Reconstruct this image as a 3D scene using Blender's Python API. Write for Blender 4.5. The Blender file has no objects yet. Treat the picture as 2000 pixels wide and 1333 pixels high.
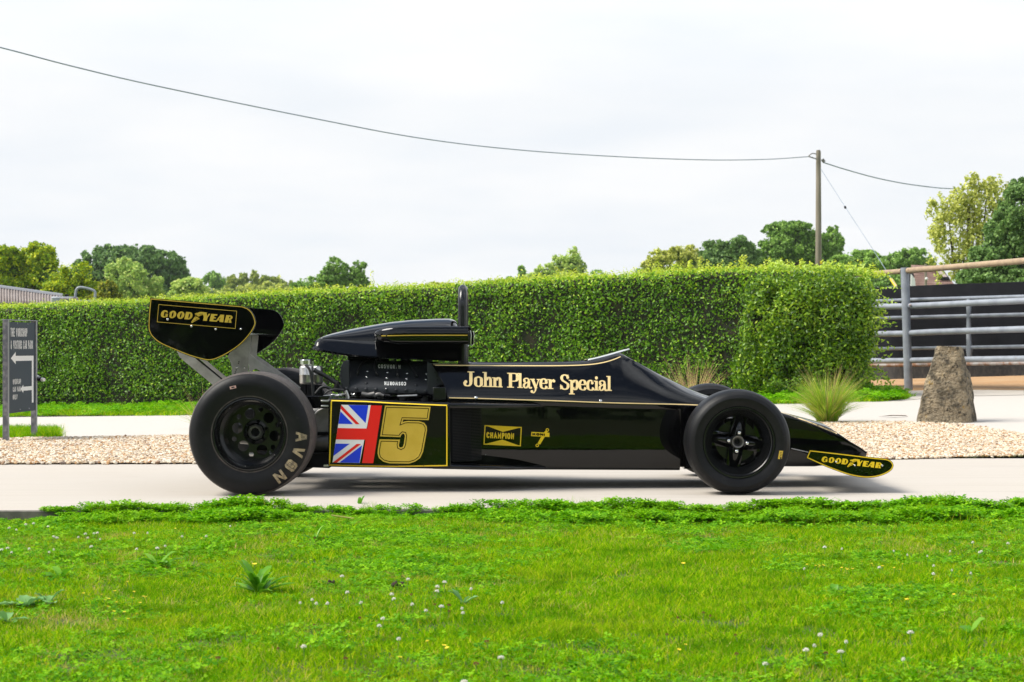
import bpy, bmesh, math, random
import numpy as np
from mathutils import Vector, Matrix, geometry
from mathutils.bvhtree import BVHTree
R = math.radians
random.seed(7); rng = np.random.default_rng(7)
S = bpy.context.scene
COL = S.collection
F = 3889.0            # focal length in pixels of a 2000 pixel wide frame (70 mm on 36 mm)
H = 0.82              # eye height
HY = 666.5            # horizon row

# ------------------------------------------------------------------ camera
cam_d = bpy.data.cameras.new('camera'); cam = bpy.data.objects.new('camera', cam_d); COL.objects.link(cam)
cam.location = (0, 0, H); cam.rotation_euler = (R(90), 0, 0)
cam_d.lens = 70; cam_d.sensor_width = 36; cam_d.clip_start = 0.05; cam_d.clip_end = 3000
cam_d.dof.use_dof = True; cam_d.dof.focus_distance = 10.8; cam_d.dof.aperture_fstop = 10
S.camera = cam
# ------------------------------------------------------------------ light
SUN_EL, SUN_AZ = 50, 262      # azimuth the light comes from: 180 = behind the camera, 270 = from the left
w = bpy.data.worlds.new('World'); S.world = w; w.use_nodes = True
nt = w.node_tree; nt.nodes.clear()
def N(t, typ, **k):
    n = t.nodes.new(typ)
    for a, b in k.items(): setattr(n, a, b)
    return n
def L(t, a, b): t.links.new(a, b)
sky = N(nt, 'ShaderNodeTexSky'); sky.sky_type = 'NISHITA'; sky.sun_disc = False
sky.sun_elevation = R(SUN_EL); sky.sun_rotation = R(SUN_AZ)
sky.air_density = 1.3; sky.dust_density = 0.6; sky.ozone_density = 2.5
OFFX = 9.0
tc = N(nt, 'ShaderNodeTexCoord'); sep = N(nt, 'ShaderNodeSeparateXYZ'); L(nt, tc.outputs['Generated'], sep.inputs[0])
zab = N(nt, 'ShaderNodeMath', operation='ABSOLUTE'); L(nt, sep.outputs[2], zab.inputs[0])
zad = N(nt, 'ShaderNodeMath', operation='ADD'); L(nt, zab.outputs[0], zad.inputs[0]); zad.inputs[1].default_value = 0.16
dv = N(nt, 'ShaderNodeVectorMath', operation='DIVIDE'); L(nt, tc.outputs['Generated'], dv.inputs[0])
cmb = N(nt, 'ShaderNodeCombineXYZ'); 
for i in range(3): L(nt, zad.outputs[0], cmb.inputs[i])
L(nt, cmb.outputs[0], dv.inputs[1])
ns = N(nt, 'ShaderNodeTexNoise'); ns.inputs['Scale'].default_value = 1.5; ns.inputs['Detail'].default_value = 7; ns.inputs['Roughness'].default_value = 0.55
ns.inputs['Distortion'].default_value = 0.4
mp1 = N(nt, 'ShaderNodeMapping'); mp1.inputs['Location'].default_value = (OFFX, OFFX*.7, 0); L(nt, dv.outputs[0], mp1.inputs[0]); L(nt, mp1.outputs[0], ns.inputs['Vector'])
cov = N(nt, 'ShaderNodeMapRange'); L(nt, ns.outputs[0], cov.inputs[0])
cov.inputs[1].default_value = 0.40; cov.inputs[2].default_value = 0.62; cov.inputs[3].default_value = 0.05; cov.inputs[4].default_value = 1.0
# more cloud toward the horizon
hz = N(nt, 'ShaderNodeMapRange'); L(nt, zab.outputs[0], hz.inputs[0])
hz.inputs[1].default_value = 0.17; hz.inputs[2].default_value = 0.42; hz.inputs[3].default_value = 1.0; hz.inputs[4].default_value = 0.0
mx = N(nt, 'ShaderNodeMath', operation='MAXIMUM'); L(nt, cov.outputs[0], mx.inputs[0]); L(nt, hz.outputs[0], mx.inputs[1])
ns2 = N(nt, 'ShaderNodeTexNoise'); ns2.inputs['Scale'].default_value = 2.2; ns2.inputs['Detail'].default_value = 5
mp2 = N(nt, 'ShaderNodeMapping'); mp2.inputs['Scale'].default_value = (1, 1, 2.2); L(nt, dv.outputs[0], mp2.inputs[0]); L(nt, mp2.outputs[0], ns2.inputs['Vector'])
cr = N(nt, 'ShaderNodeValToRGB'); L(nt, ns2.outputs[0], cr.inputs[0])
cr.color_ramp.elements[0].position = 0.30; cr.color_ramp.elements[0].color = (8.5, 8.9, 9.35, 1)
cr.color_ramp.elements[1].position = 0.68; cr.color_ramp.elements[1].color = (9.5, 9.6, 9.7, 1)
mixc = N(nt, 'ShaderNodeMix', data_type='RGBA'); L(nt, mx.outputs[0], mixc.inputs[0])
# overcast: cloud grows brighter from the horizon to the zenith
zr = N(nt, 'ShaderNodeMapRange'); L(nt, zab.outputs[0], zr.inputs[0]); zr.inputs[1].default_value = 0.12; zr.inputs[2].default_value = 1.0; zr.inputs[3].default_value = 1.0; zr.inputs[4].default_value = 2.3
cl2 = N(nt, 'ShaderNodeVectorMath', operation='SCALE'); L(nt, cr.outputs[0], cl2.inputs[0]); L(nt, zr.outputs[0], cl2.inputs['Scale'])
L(nt, sky.outputs[0], mixc.inputs[6]); L(nt, cl2.outputs[0], mixc.inputs[7])
bg = N(nt, 'ShaderNodeBackground'); bg.inputs[1].default_value = 0.069; L(nt, mixc.outputs[2], bg.inputs[0])
wo = N(nt, 'ShaderNodeOutputWorld'); L(nt, bg.outputs[0], wo.inputs[0])
sd = bpy.data.lights.new('sun', 'SUN'); sd.energy = 3.4; sd.angle = R(32); sd.color = (1.0, 0.95, 0.86)
so = bpy.data.objects.new('sun', sd); COL.objects.link(so)
az = R(SUN_AZ)
dirv = Vector((math.sin(az)*math.cos(R(SUN_EL)), math.cos(az)*math.cos(R(SUN_EL)), math.sin(R(SUN_EL))))
so.rotation_euler = dirv.to_track_quat('Z', 'Y').to_euler()
S.view_settings.view_transform = 'Standard'; S.view_settings.look = 'None'
S.view_settings.exposure = 0.60; S.view_settings.gamma = 1; S.view_settings.use_curve_mapping = False
S.render.engine = 'CYCLES'
S.cycles.max_bounces = 7; S.cycles.diffuse_bounces = 3; S.cycles.glossy_bounces = 4; S.cycles.transmission_bounces = 4
S.cycles.transparent_max_bounces = 6; S.cycles.caustics_reflective = False; S.cycles.caustics_refractive = False

# ------------------------------------------------------------------ materials
def mat(name, col, rough=0.6, metal=0.0, spec=0.5, coat=0.0, noise=None, bump=None, trans=0.0, vary=None, aniso=None):
    """noise=(scale, colour2, lo, hi); bump=(scale, strength, distance)"""
    m = bpy.data.materials.new(name); m.use_nodes = True; t = m.node_tree
    b = t.nodes['Principled BSDF']
    b.inputs['Base Color'].default_value = (*col, 1); b.inputs['Roughness'].default_value = rough
    b.inputs['Metallic'].default_value = metal; b.inputs['Specular IOR Level'].default_value = spec
    b.inputs['Coat Weight'].default_value = coat; b.inputs['Coat Roughness'].default_value = 0.03
    geo = N(t, 'ShaderNodeNewGeometry')
    src = None
    if noise:
        items = noise if isinstance(noise, list) else [noise]
        cur = None
        for (sc, c2, lo, hi) in items:
            n = N(t, 'ShaderNodeTexNoise'); n.inputs['Detail'].default_value = 6; n.inputs['Roughness'].default_value = 0.6
            if isinstance(sc, tuple):
                mp = N(t, 'ShaderNodeMapping'); mp.inputs['Scale'].default_value = sc; L(t, geo.outputs['Position'], mp.inputs[0]); L(t, mp.outputs[0], n.inputs['Vector']); n.inputs['Scale'].default_value = 1
            else:
                n.inputs['Scale'].default_value = sc; L(t, geo.outputs['Position'], n.inputs['Vector'])
            r = N(t, 'ShaderNodeMapRange'); r.inputs[1].default_value = lo; r.inputs[2].default_value = hi; L(t, n.outputs[0], r.inputs[0])
            x = N(t, 'ShaderNodeMix', data_type='RGBA'); L(t, r.outputs[0], x.inputs[0])
            if cur is None: x.inputs[6].default_value = (*col, 1)
            else: L(t, cur, x.inputs[6])
            x.inputs[7].default_value = (*c2, 1); cur = x.outputs[2]
        L(t, cur, b.inputs['Base Color'])
    if bump:
        n = N(t, 'ShaderNodeTexNoise'); n.inputs['Scale'].default_value = bump[0]; n.inputs['Detail'].default_value = 5; L(t, geo.outputs['Position'], n.inputs['Vector'])
        bp = N(t, 'ShaderNodeBump'); bp.inputs['Strength'].default_value = bump[1]; bp.inputs['Distance'].default_value = bump[2]
        L(t, n.outputs[0], bp.inputs['Height']); L(t, bp.outputs[0], b.inputs['Normal'])
        if coat: L(t, bp.outputs[0], b.inputs['Coat Normal'])
    return m
def leafmat(name, stops, rough=0.45, trans=0.45, patch=None, spec=0.5):
    """colour from the per-leaf 'rnd' attribute through a ramp; patch=(scale, colour, lo, hi, amount) slow world-space variation"""
    m = bpy.data.materials.new(name); m.use_nodes = True; t = m.node_tree; b = t.nodes['Principled BSDF']
    at = N(t, 'ShaderNodeAttribute'); at.attribute_name = 'rnd'
    r = N(t, 'ShaderNodeValToRGB'); L(t, at.outputs['Fac'], r.inputs[0])
    els = r.color_ramp.elements
    while len(els) < len(stops): els.new(0.5)
    for e, (p, c) in zip(els, stops): e.position = p; e.color = (*c, 1)
    cur = r.outputs[0]
    if patch:
        geo = N(t, 'ShaderNodeNewGeometry')
        for (sc, c2, lo, hi, am) in patch:
            n = N(t, 'ShaderNodeTexNoise'); n.inputs['Scale'].default_value = sc; n.inputs['Detail'].default_value = 4; L(t, geo.outputs['Position'], n.inputs['Vector'])
            q = N(t, 'ShaderNodeMapRange'); q.inputs[1].default_value = lo; q.inputs[2].default_value = hi; q.inputs[4].default_value = am; L(t, n.outputs[0], q.inputs[0])
            x = N(t, 'ShaderNodeMix', data_type='RGBA'); L(t, q.outputs[0], x.inputs[0]); L(t, cur, x.inputs[6]); x.inputs[7].default_value = (*c2, 1); cur = x.outputs[2]
    L(t, cur, b.inputs['Base Color']); b.inputs['Roughness'].default_value = rough; b.inputs['Specular IOR Level'].default_value = spec
    tr = N(t, 'ShaderNodeBsdfTranslucent'); L(t, cur, tr.inputs[0])
    ms = N(t, 'ShaderNodeMixShader'); ms.inputs[0].default_value = trans
    L(t, b.outputs[0], ms.inputs[1]); L(t, tr.outputs[0], ms.inputs[2]); L(t, ms.outputs[0], t.nodes['Material Output'].inputs[0])
    return m
M = {}
M['black'] = mat('black_gloss_paint', (0.0012, 0.0012, 0.0015), 0.03, spec=0.42, coat=0.0, bump=(2.2, 0.03, 0.02))
M['satin'] = mat('black_satin', (0.004, 0.0045, 0.005), 0.24, spec=0.5, bump=(40, 0.05, 0.002))
M['matte'] = mat('black_crackle', (0.020, 0.0225, 0.027), 0.5, spec=0.4, bump=(420, 0.25, 0.001))
M['dark'] = mat('black_dull', (0.003, 0.003, 0.0035), 0.7, spec=0.2)
M['rubber'] = mat('rubber', (0.004, 0.0042, 0.005), 0.46, spec=0.22, noise=[(7, (0.011, 0.011, 0.012), 0.45, 0.7), (26, (0.022, 0.020, 0.018), 0.60, 0.8), (90, (0.035, 0.032, 0.029), 0.68, 0.8)], bump=(60, 0.12, 0.002))
M['tread'] = mat('tread_rubber', (0.055, 0.047, 0.043), 0.85, noise=(30, (0.11, 0.09, 0.08), 0.4, 0.7), bump=(160, 0.6, 0.003))
M['gold'] = mat('gold_film', (0.56, 0.385, 0.045), 0.35, spec=0.5, coat=0.2, noise=(9, (0.50, 0.34, 0.03), 0.4, 0.7))
M['yellow'] = mat('yellow_film', (0.84, 0.58, 0.015), 0.3, coat=0.3)
M['cream'] = mat('cream_film', (0.86, 0.64, 0.30), 0.35, coat=0.2)
M['white'] = mat('white_film', (0.80, 0.80, 0.80), 0.4)
M['red'] = mat('red_film', (0.78, 0.005, 0.005), 0.35, coat=0.2)
M['blue'] = mat('blue_film', (0.003, 0.035, 0.68), 0.35, coat=0.2)
M['brown_gold'] = mat('worn_tyre_paint', (0.38, 0.30, 0.175), 0.7, noise=(45, (0.13, 0.105, 0.075), 0.42, 0.66))
M['chrome'] = mat('polished_metal', (0.75, 0.75, 0.74), 0.14, metal=1.0)
M['alu'] = mat('brushed_aluminium', (0.62, 0.61, 0.59), 0.32, metal=0.9, noise=(25, (0.48, 0.47, 0.45), 0.4, 0.7))
M['alu_dull'] = mat('dull_aluminium', (0.46, 0.45, 0.44), 0.5, metal=0.3, noise=(14, (0.32, 0.31, 0.30), 0.4, 0.68))
M['steel_dirty'] = mat('used_steel', (0.20, 0.19, 0.18), 0.5, metal=0.7)
M['cable'] = mat('cable_black', (0.012, 0.012, 0.013), 0.5)
M['galv'] = mat('galvanised_tube', (0.33, 0.355, 0.40), 0.5, metal=0.25, noise=[(6, (0.22, 0.24, 0.28), 0.4, 0.7), (18, (0.28, 0.16, 0.08), 0.68, 0.78)])
M['rust'] = mat('rusty_steel', (0.26, 0.13, 0.07), 0.8, noise=(7, (0.42, 0.40, 0.40), 0.42, 0.6))
M['board'] = mat('black_belting', (0.0075, 0.008, 0.011), 0.8, spec=0.15, noise=[(2.5, (0.014, 0.014, 0.018), 0.45, 0.7), (28, (0.09, 0.07, 0.055), 0.70, 0.8)])
M['boardlow'] = mat('dirty_concrete_base', (0.035, 0.033, 0.033), 0.9, noise=(16, (0.10, 0.085, 0.075), 0.45, 0.75))
M['timber'] = mat('weathered_timber', (0.42, 0.31, 0.20), 0.85, noise=((0.8, 14, 14), (0.28, 0.20, 0.14), 0.4, 0.7))
M['pole'] = mat('pole_timber', (0.30, 0.25, 0.20), 0.9, noise=((9, 9, 0.6), (0.17, 0.15, 0.11), 0.4, 0.68))
M['bark'] = mat('bark', (0.11, 0.085, 0.06), 0.95, noise=(6, (0.06, 0.045, 0.035), 0.4, 0.7))
M['stone'] = mat('weathered_stone', (0.24, 0.195, 0.13), 0.95, noise=[(5, (0.36, 0.29, 0.19), 0.45, 0.62), (9, (0.09, 0.075, 0.05), 0.48, 0.62), (24, (0.06, 0.05, 0.035), 0.54, 0.66), (11, (0.40, 0.24, 0.03), 0.62, 0.69), (40, (0.42, 0.40, 0.36), 0.70, 0.78)], bump=(38, 1.0, 0.05))
M['concrete'] = mat('pale_concrete', (0.465, 0.425, 0.375), 0.9, noise=[(0.9, (0.46, 0.415, 0.36), 0.40, 0.70), ((0.5, 16, 1), (0.40, 0.36, 0.31), 0.50, 0.78), (3.1, (0.42, 0.375, 0.32), 0.60, 0.75), (45, (0.42, 0.38, 0.33), 0.56, 0.8)], bump=(90, 0.25, 0.003))
M['concrete_far'] = mat('pale_concrete_road', (0.50, 0.465, 0.42), 0.9, noise=[(0.7, (0.50, 0.46, 0.415), 0.4, 0.7), (6, (0.47, 0.43, 0.38), 0.6, 0.85)])
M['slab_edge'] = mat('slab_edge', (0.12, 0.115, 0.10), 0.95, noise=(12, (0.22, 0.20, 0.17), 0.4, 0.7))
M['gravelbed'] = mat('gravel_bed', (0.36, 0.26, 0.16), 0.95, noise=(40, (0.36, 0.26, 0.17), 0.4, 0.65), bump=(60, 0.8, 0.02))
M['dirt'] = mat('dry_dirt', (0.40, 0.225, 0.095), 0.95, noise=[(1.6, (0.44, 0.28, 0.14), 0.45, 0.65), (9, (0.24, 0.14, 0.07), 0.55, 0.75)], bump=(14, 0.8, 0.05))
M['soil'] = mat('lawn_soil', (0.045, 0.065, 0.010), 0.95, noise=(6, (0.12, 0.14, 0.03), 0.4, 0.7))
M['field'] = mat('field_grass', (0.10, 0.17, 0.035), 0.95, noise=(0.3, (0.16, 0.19, 0.05), 0.4, 0.7))
M['mud'] = mat('dark_mud', (0.045, 0.028, 0.017), 0.9, bump=(60, 0.8, 0.01))
M['thatch'] = mat('dead_grass', (0.20, 0.12, 0.05), 0.95)
M['sign'] = mat('slate_grey_sign', (0.036, 0.050, 0.068), 0.6, spec=0.25)
M['signpost'] = mat('galvanised_post', (0.10, 0.105, 0.125), 0.5, metal=0.2, noise=(20, (0.26, 0.26, 0.27), 0.45, 0.7))
M['signedge'] = mat('sign_edge', (0.30, 0.31, 0.33), 0.45, metal=0.3, noise=(25, (0.32, 0.2, 0.14), 0.62, 0.75))
M['roofsheet'] = mat('fibre_cement_roof', (0.30, 0.26, 0.24), 0.95, noise=(5, (0.20, 0.16, 0.14), 0.4, 0.68))
M['rooftile'] = mat('clay_tile', (0.20, 0.115, 0.09), 0.9, noise=(3, (0.30, 0.20, 0.16), 0.4, 0.7))
M['perspex'] = mat('perspex', (0.55, 0.57, 0.60), 0.08, spec=0.8, coat=1)
M['seat'] = mat('seat_fabric', (0.02, 0.02, 0.022), 0.9)
M['meshwire'] = mat('radiator_mesh', (0.03, 0.031, 0.033), 0.45, metal=0.6)
M['petal'] = mat('clover_petal', (0.93, 0.90, 0.84), 0.7, noise=(260, (0.80, 0.58, 0.50), 0.60, 0.75))
M['petalpink'] = mat('clover_petal_pink', (0.62, 0.38, 0.34), 0.7)
M['petalbrown'] = mat('spent_clover', (0.30, 0.11, 0.05), 0.8)
M['stem'] = mat('green_stem', (0.16, 0.27, 0.05), 0.7)
M['buttercup'] = mat('buttercup_yellow', (0.85, 0.62, 0.01), 0.5)
M['glass'] = mat('roof_window_glass', (0.30, 0.22, 0.19), 0.1, spec=0.8)
M['whitepaint'] = mat('white_paint', (0.7, 0.7, 0.68), 0.5)

# ------------------------------------------------------------------ object helpers
ROOT = {}
def link(o, parent=None):
    COL.objects.link(o)
    if parent is not None:
        o.parent = parent
        if parent.name in ROOT: o.matrix_parent_inverse = Matrix.Translation(-ROOT[parent.name])
    return o
def root(name, loc, label, cat, group=None):
    o = bpy.data.objects.new(name, None); o.empty_display_size = 0.1; COL.objects.link(o)
    o.location = loc; ROOT[o.name] = Vector(loc); o['label'] = label; o['category'] = cat
    if group: o['group'] = group
    return o
def tag(o, label=None, cat=None, group=None, kind=None):
    if label: o['label'] = label
    if cat: o['category'] = cat
    if group: o['group'] = group
    if kind: o['kind'] = kind
    return o
def catmull(pts, n=6, closed=False):
    P = [np.array(p, float) for p in pts]; out = []; m = len(P)
    rngi = range(m) if closed else range(m-1)
    for i in rngi:
        p0 = P[(i-1) % m] if closed or i > 0 else 2*P[0]-P[1]
        p1 = P[i]; p2 = P[(i+1) % m]
        p3 = P[(i+2) % m] if closed or i < m-2 else 2*P[-1]-P[-2]
        for k in range(n):
            t = k/n
            out.append(0.5*((2*p1)+(-p0+p2)*t+(2*p0-5*p1+4*p2-p3)*t*t+(-p0+3*p1-3*p2+p3)*t**3))
    if not closed: out.append(P[-1])
    return [tuple(p) for p in out]
class MB:
    def __init__(s): s.v = []; s.f = []; s.mi = []; s.cur = 0
    def add(s, vs, fs):
        b = len(s.v); s.v += [tuple(map(float, p)) for p in vs]; s.f += [tuple(b+i for i in f) for f in fs]; s.mi += [s.cur]*len(fs); return s
    def box(s, x0, x1, y0, y1, z0, z1):
        return s.add([(x, y, z) for x in (x0, x1) for y in (y0, y1) for z in (z0, z1)],
                     [(0,1,3,2),(4,6,7,5),(0,4,5,1),(2,3,7,6),(0,2,6,4),(1,5,7,3)])
    def hexa(s, P):  # 4 near corners then 4 far corners
        return s.add(P, [(0,1,2,3),(7,6,5,4),(0,4,5,1),(1,5,6,2),(2,6,7,3),(3,7,4,0)])
    def ring(s, c, u, v, r, n): return [tuple(Vector(c)+Vector(u)*(r*math.cos(2*math.pi*i/n))+Vector(v)*(r*math.sin(2*math.pi*i/n))) for i in range(n)]
    def tube(s, path, r, n=10, cap=True, closed=False):
        P = [Vector(p) for p in path]; m = len(P); rr = r if isinstance(r, (list, tuple)) else [r]*m
        b = len(s.v); up = None
        for i in range(m):
            if closed: d = P[(i+1) % m]-P[(i-1) % m]
            else: d = (P[min(i+1, m-1)]-P[max(i-1, 0)])
            d.normalize()
            if up is None:
                a = Vector((0,0,1)) if abs(d.z) < 0.9 else Vector((1,0,0)); u = d.cross(a).normalized()
            else:
                u = (up - d*up.dot(d)).normalized()
            v = d.cross(u).normalized(); up = u
            s.v += s.ring(P[i], u, v, rr[i], n)
        segs = m if closed else m-1
        for i in range(segs):
            j = (i+1) % m
            for k in range(n):
                s.f.append((b+i*n+k, b+i*n+(k+1)%n, b+j*n+(k+1)%n, b+j*n+k)); s.mi.append(s.cur)
        if cap and not closed:
            s.f.append(tuple(b+k for k in range(n))); s.f.append(tuple(b+(m-1)*n+k for k in reversed(range(n)))); s.mi += [s.cur]*2
        return s
    def lathe(s, prof, c, n=64, axis='y', sgn=1, close=False):
        """prof: (radius, axial) list"""
        b = len(s.v); m = len(prof)
        for (r, a) in prof:
            for k in range(n):
                t = 2*math.pi*k/n
                if axis == 'y': s.v.append((c[0]+r*math.cos(t), c[1]+sgn*a, c[2]+r*math.sin(t)))
                else: s.v.append((c[0]+r*math.cos(t), c[1]+r*math.sin(t), c[2]+a))
        for i in range(m if close else m-1):
            j = (i+1) % m
            for k in range(n):
                s.f.append((b+i*n+k, b+i*n+(k+1)%n, b+j*n+(k+1)%n, b+j*n+k)); s.mi.append(s.cur)
        return s
    def plate(s, poly, off):
        """poly: 3D points; off: thickness vector"""
        n = len(poly); o = Vector(off)
        back = [tuple(Vector(p)+o) for p in poly]
        tri = geometry.tessellate_polygon([[Vector(p) for p in poly]])
        b = len(s.v); s.v += [tuple(p) for p in poly]+back
        for t in tri:
            s.f.append(tuple(b+i for i in t)); s.f.append(tuple(b+n+i for i in reversed(t))); s.mi += [s.cur]*2
        for i in range(n):
            j = (i+1) % n; s.f.append((b+i, b+j, b+n+j, b+n+i)); s.mi.append(s.cur)
        return s
    def grid(s, rows):
        m = len(rows[0]); b = len(s.v)
        for r_ in rows: s.v += [tuple(map(float, p)) for p in r_]
        for i in range(len(rows)-1):
            for k in range(m-1):
                s.f.append((b+i*m+k, b+i*m+k+1, b+(i+1)*m+k+1, b+(i+1)*m+k)); s.mi.append(s.cur)
        return s
    def sphere(s, c, r, n=10, m=6):
        rx, ry, rz = r if isinstance(r, (tuple, list)) else (r, r, r)
        rows = [[(c[0]+rx*math.sin(math.pi*i/m)*math.cos(2*math.pi*k/n), c[1]+ry*math.sin(math.pi*i/m)*math.sin(2*math.pi*k/n), c[2]+rz*math.cos(math.pi*i/m)) for k in range(n+1)] for i in range(m+1)]
        return s.grid(rows)
    def build(s, name, m, parent=None, smooth=35, recalc=True, bevel=0, merge=1e-5, local=None):
        me = bpy.data.meshes.new(name); me.from_pydata(s.v, [], s.f)
        for x in (m if isinstance(m, list) else [m]): me.materials.append(x)
        if isinstance(m, list): me.polygons.foreach_set('material_index', s.mi)
        if recalc or merge:
            bm = bmesh.new(); bm.from_mesh(me)
            if merge: bmesh.ops.remove_doubles(bm, verts=bm.verts, dist=merge)
            if recalc: bmesh.ops.recalc_face_normals(bm, faces=bm.faces)
            bm.to_mesh(me); bm.free()
        if smooth:
            me.polygons.foreach_set('use_smooth', [True]*len(me.polygons)); me.set_sharp_from_angle(angle=R(smooth))
        me.update()
        o = bpy.data.objects.new(name, me); link(o, parent)
        if local: o.location = local
        if bevel:
            md = o.modifiers.new('bevel', 'BEVEL'); md.width = bevel; md.segments = 2; md.limit_method = 'ANGLE'; md.angle_limit = R(40)
        return o
def bvh(*obs):
    vs, fs = [], []
    for o in obs:
        b = len(vs); vs += [v.co.copy() for v in o.data.vertices]; fs += [tuple(b+i for i in p.vertices) for p in o.data.polygons]
    return BVHTree.FromPolygons(vs, fs)
CAMP = Vector((0, 0, H))
def P(px, py, Y): return Vector(((px-1000)/F*Y, Y, H-(py-HY)/F*Y))
def ray(t, px, py):
    d = Vector(((px-1000)/F, 1, -(py-HY)/F)).normalized()
    h = t.ray_cast(CAMP, d)
    if h[0] is None: return None, None
    n = h[1] if h[1].dot(d) < 0 else -h[1]
    return h[0], n
def crop(x0, y0, s): return lambda x, y: (x0+x*s, y0+y*s)
# ---- flat print: polygons given in the units of a close look at the surface, laid onto that surface with a hair of thickness
def stroke(pts, wd, closed=False, cap=0.0):
    P_ = [np.array(p, float) for p in pts]; m = len(P_)
    if not closed and cap:
        d = P_[0]-P_[1]; P_[0] = P_[0]+d/np.linalg.norm(d)*cap; d = P_[-1]-P_[-2]; P_[-1] = P_[-1]+d/np.linalg.norm(d)*cap
    Lf, Rt = [], []
    for i in range(m):
        a = P_[(i-1) % m] if closed or i > 0 else None; c = P_[(i+1) % m] if closed or i < m-1 else None
        d1 = P_[i]-a if a is not None else c-P_[i]; d2 = c-P_[i] if c is not None else d1
        d1 = d1/(np.linalg.norm(d1)+1e-9); d2 = d2/(np.linalg.norm(d2)+1e-9)
        n1 = np.array([-d1[1], d1[0]]); n2 = np.array([-d2[1], d2[0]]); n = n1+n2; ln = np.linalg.norm(n)
        n = n1 if ln < 1e-6 else n/ln
        k = min(1/max(n.dot(n1), 0.3), 2.2)
        ww = wd[i] if isinstance(wd, (list, tuple, np.ndarray)) else wd
        Lf.append(P_[i]+n*k*ww/2); Rt.append(P_[i]-n*k*ww/2)
    out = []
    for i in range(m if closed else m-1):
        j = (i+1) % m; out.append([tuple(Lf[i]), tuple(Lf[j]), tuple(Rt[j]), tuple(Rt[i])])
    return out
def pen(pts, thick, thin, n=6, smooth=True):
    q = catmull(pts, n) if smooth else pts
    q = [np.array(a) for a in q]; ws = []
    for i in range(len(q)):
        d = q[min(i+1, len(q)-1)]-q[max(i-1, 0)]; d = d/(np.linalg.norm(d)+1e-9)
        ws.append(thin+(thick-thin)*abs(d[1])**1.5)
    return stroke([tuple(a) for a in q], ws)
def disc(c, rx, ry=None, n=20): 
    ry = rx if ry is None else ry
    return [(c[0]+rx*math.cos(2*math.pi*i/n), c[1]+ry*math.sin(2*math.pi*i/n)) for i in range(n)]
def inset(poly, d):
    Q = [np.array(p, float) for p in poly]; n = len(Q)
    A = sum(Q[i][0]*Q[(i+1)%n][1]-Q[(i+1)%n][0]*Q[i][1] for i in range(n)); sg = 1 if A > 0 else -1
    out = []
    for i in range(n):
        d1 = Q[i]-Q[i-1]; d2 = Q[(i+1)%n]-Q[i]; d1 /= np.linalg.norm(d1)+1e-9; d2 /= np.linalg.norm(d2)+1e-9
        n1 = np.array([-d1[1], d1[0]])*sg; n2 = np.array([-d2[1], d2[0]])*sg; nn = n1+n2; nn /= np.linalg.norm(nn)+1e-9
        out.append(tuple(Q[i]+nn*d/max(nn.dot(n1), 0.45)))
    return out
def band2(a, b): n = len(a); return [[a[i], a[(i+1)%n], b[(i+1)%n], b[i]] for i in range(n)]
def decal(name, layers, f, tree, m, parent, lift=0.0006, step=0.00006, kind=None, maxlen=7.0):
    """layers: list of polygons or (level, polygon); f maps local units to picture position at the surface"""
    mb = MB(); cnt = 0
    def split(t, out, d=0):
        e = [math.dist(t[i][1], t[(i+1) % 3][1]) for i in range(3)]; k = e.index(max(e))
        if e[k] < maxlen or d > 11: out.append(t); return
        a, b, c = t[k], t[(k+1) % 3], t[(k+2) % 3]
        ml = ((a[0][0]+b[0][0])/2, (a[0][1]+b[0][1])/2); mm = (ml, f(*ml))
        split((a, mm, c), out, d+1); split((mm, b, c), out, d+1)
    for it in layers:
        lv = None
        if isinstance(it, tuple) and len(it) == 2 and isinstance(it[1], list): lv, it = it
        cnt += 1
        off = lift+(cnt % 12)*step+(lv or 0)*0.0009
        if len(it) == 3: tri = [(0,1,2)]
        elif len(it) == 4: tri = [(0,1,2),(0,2,3)]
        else: tri = geometry.tessellate_polygon([[Vector((p[0], p[1], 0)) for p in it]])
        pv = [(tuple(p), f(*p)) for p in it]; tt = []
        for t in tri: split(tuple(pv[i] for i in t), tt)
        idx = {}; vs = []; fs = []
        for t in tt:
            q = []
            for l_, px_ in t:
                key = (round(px_[0], 3), round(px_[1], 3))
                if key not in idx:
                    h, nrm = ray(tree, *px_); idx[key] = None if h is None else len(vs)
                    if h is not None: vs.append(h+nrm*off)
                q.append(idx[key])
            if None not in q: fs.append(tuple(q))
        if fs: mb.add(vs, fs)
    o = mb.build(name, m, parent, smooth=0, recalc=False, merge=0)
    if kind: o['kind'] = kind
    return o
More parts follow.
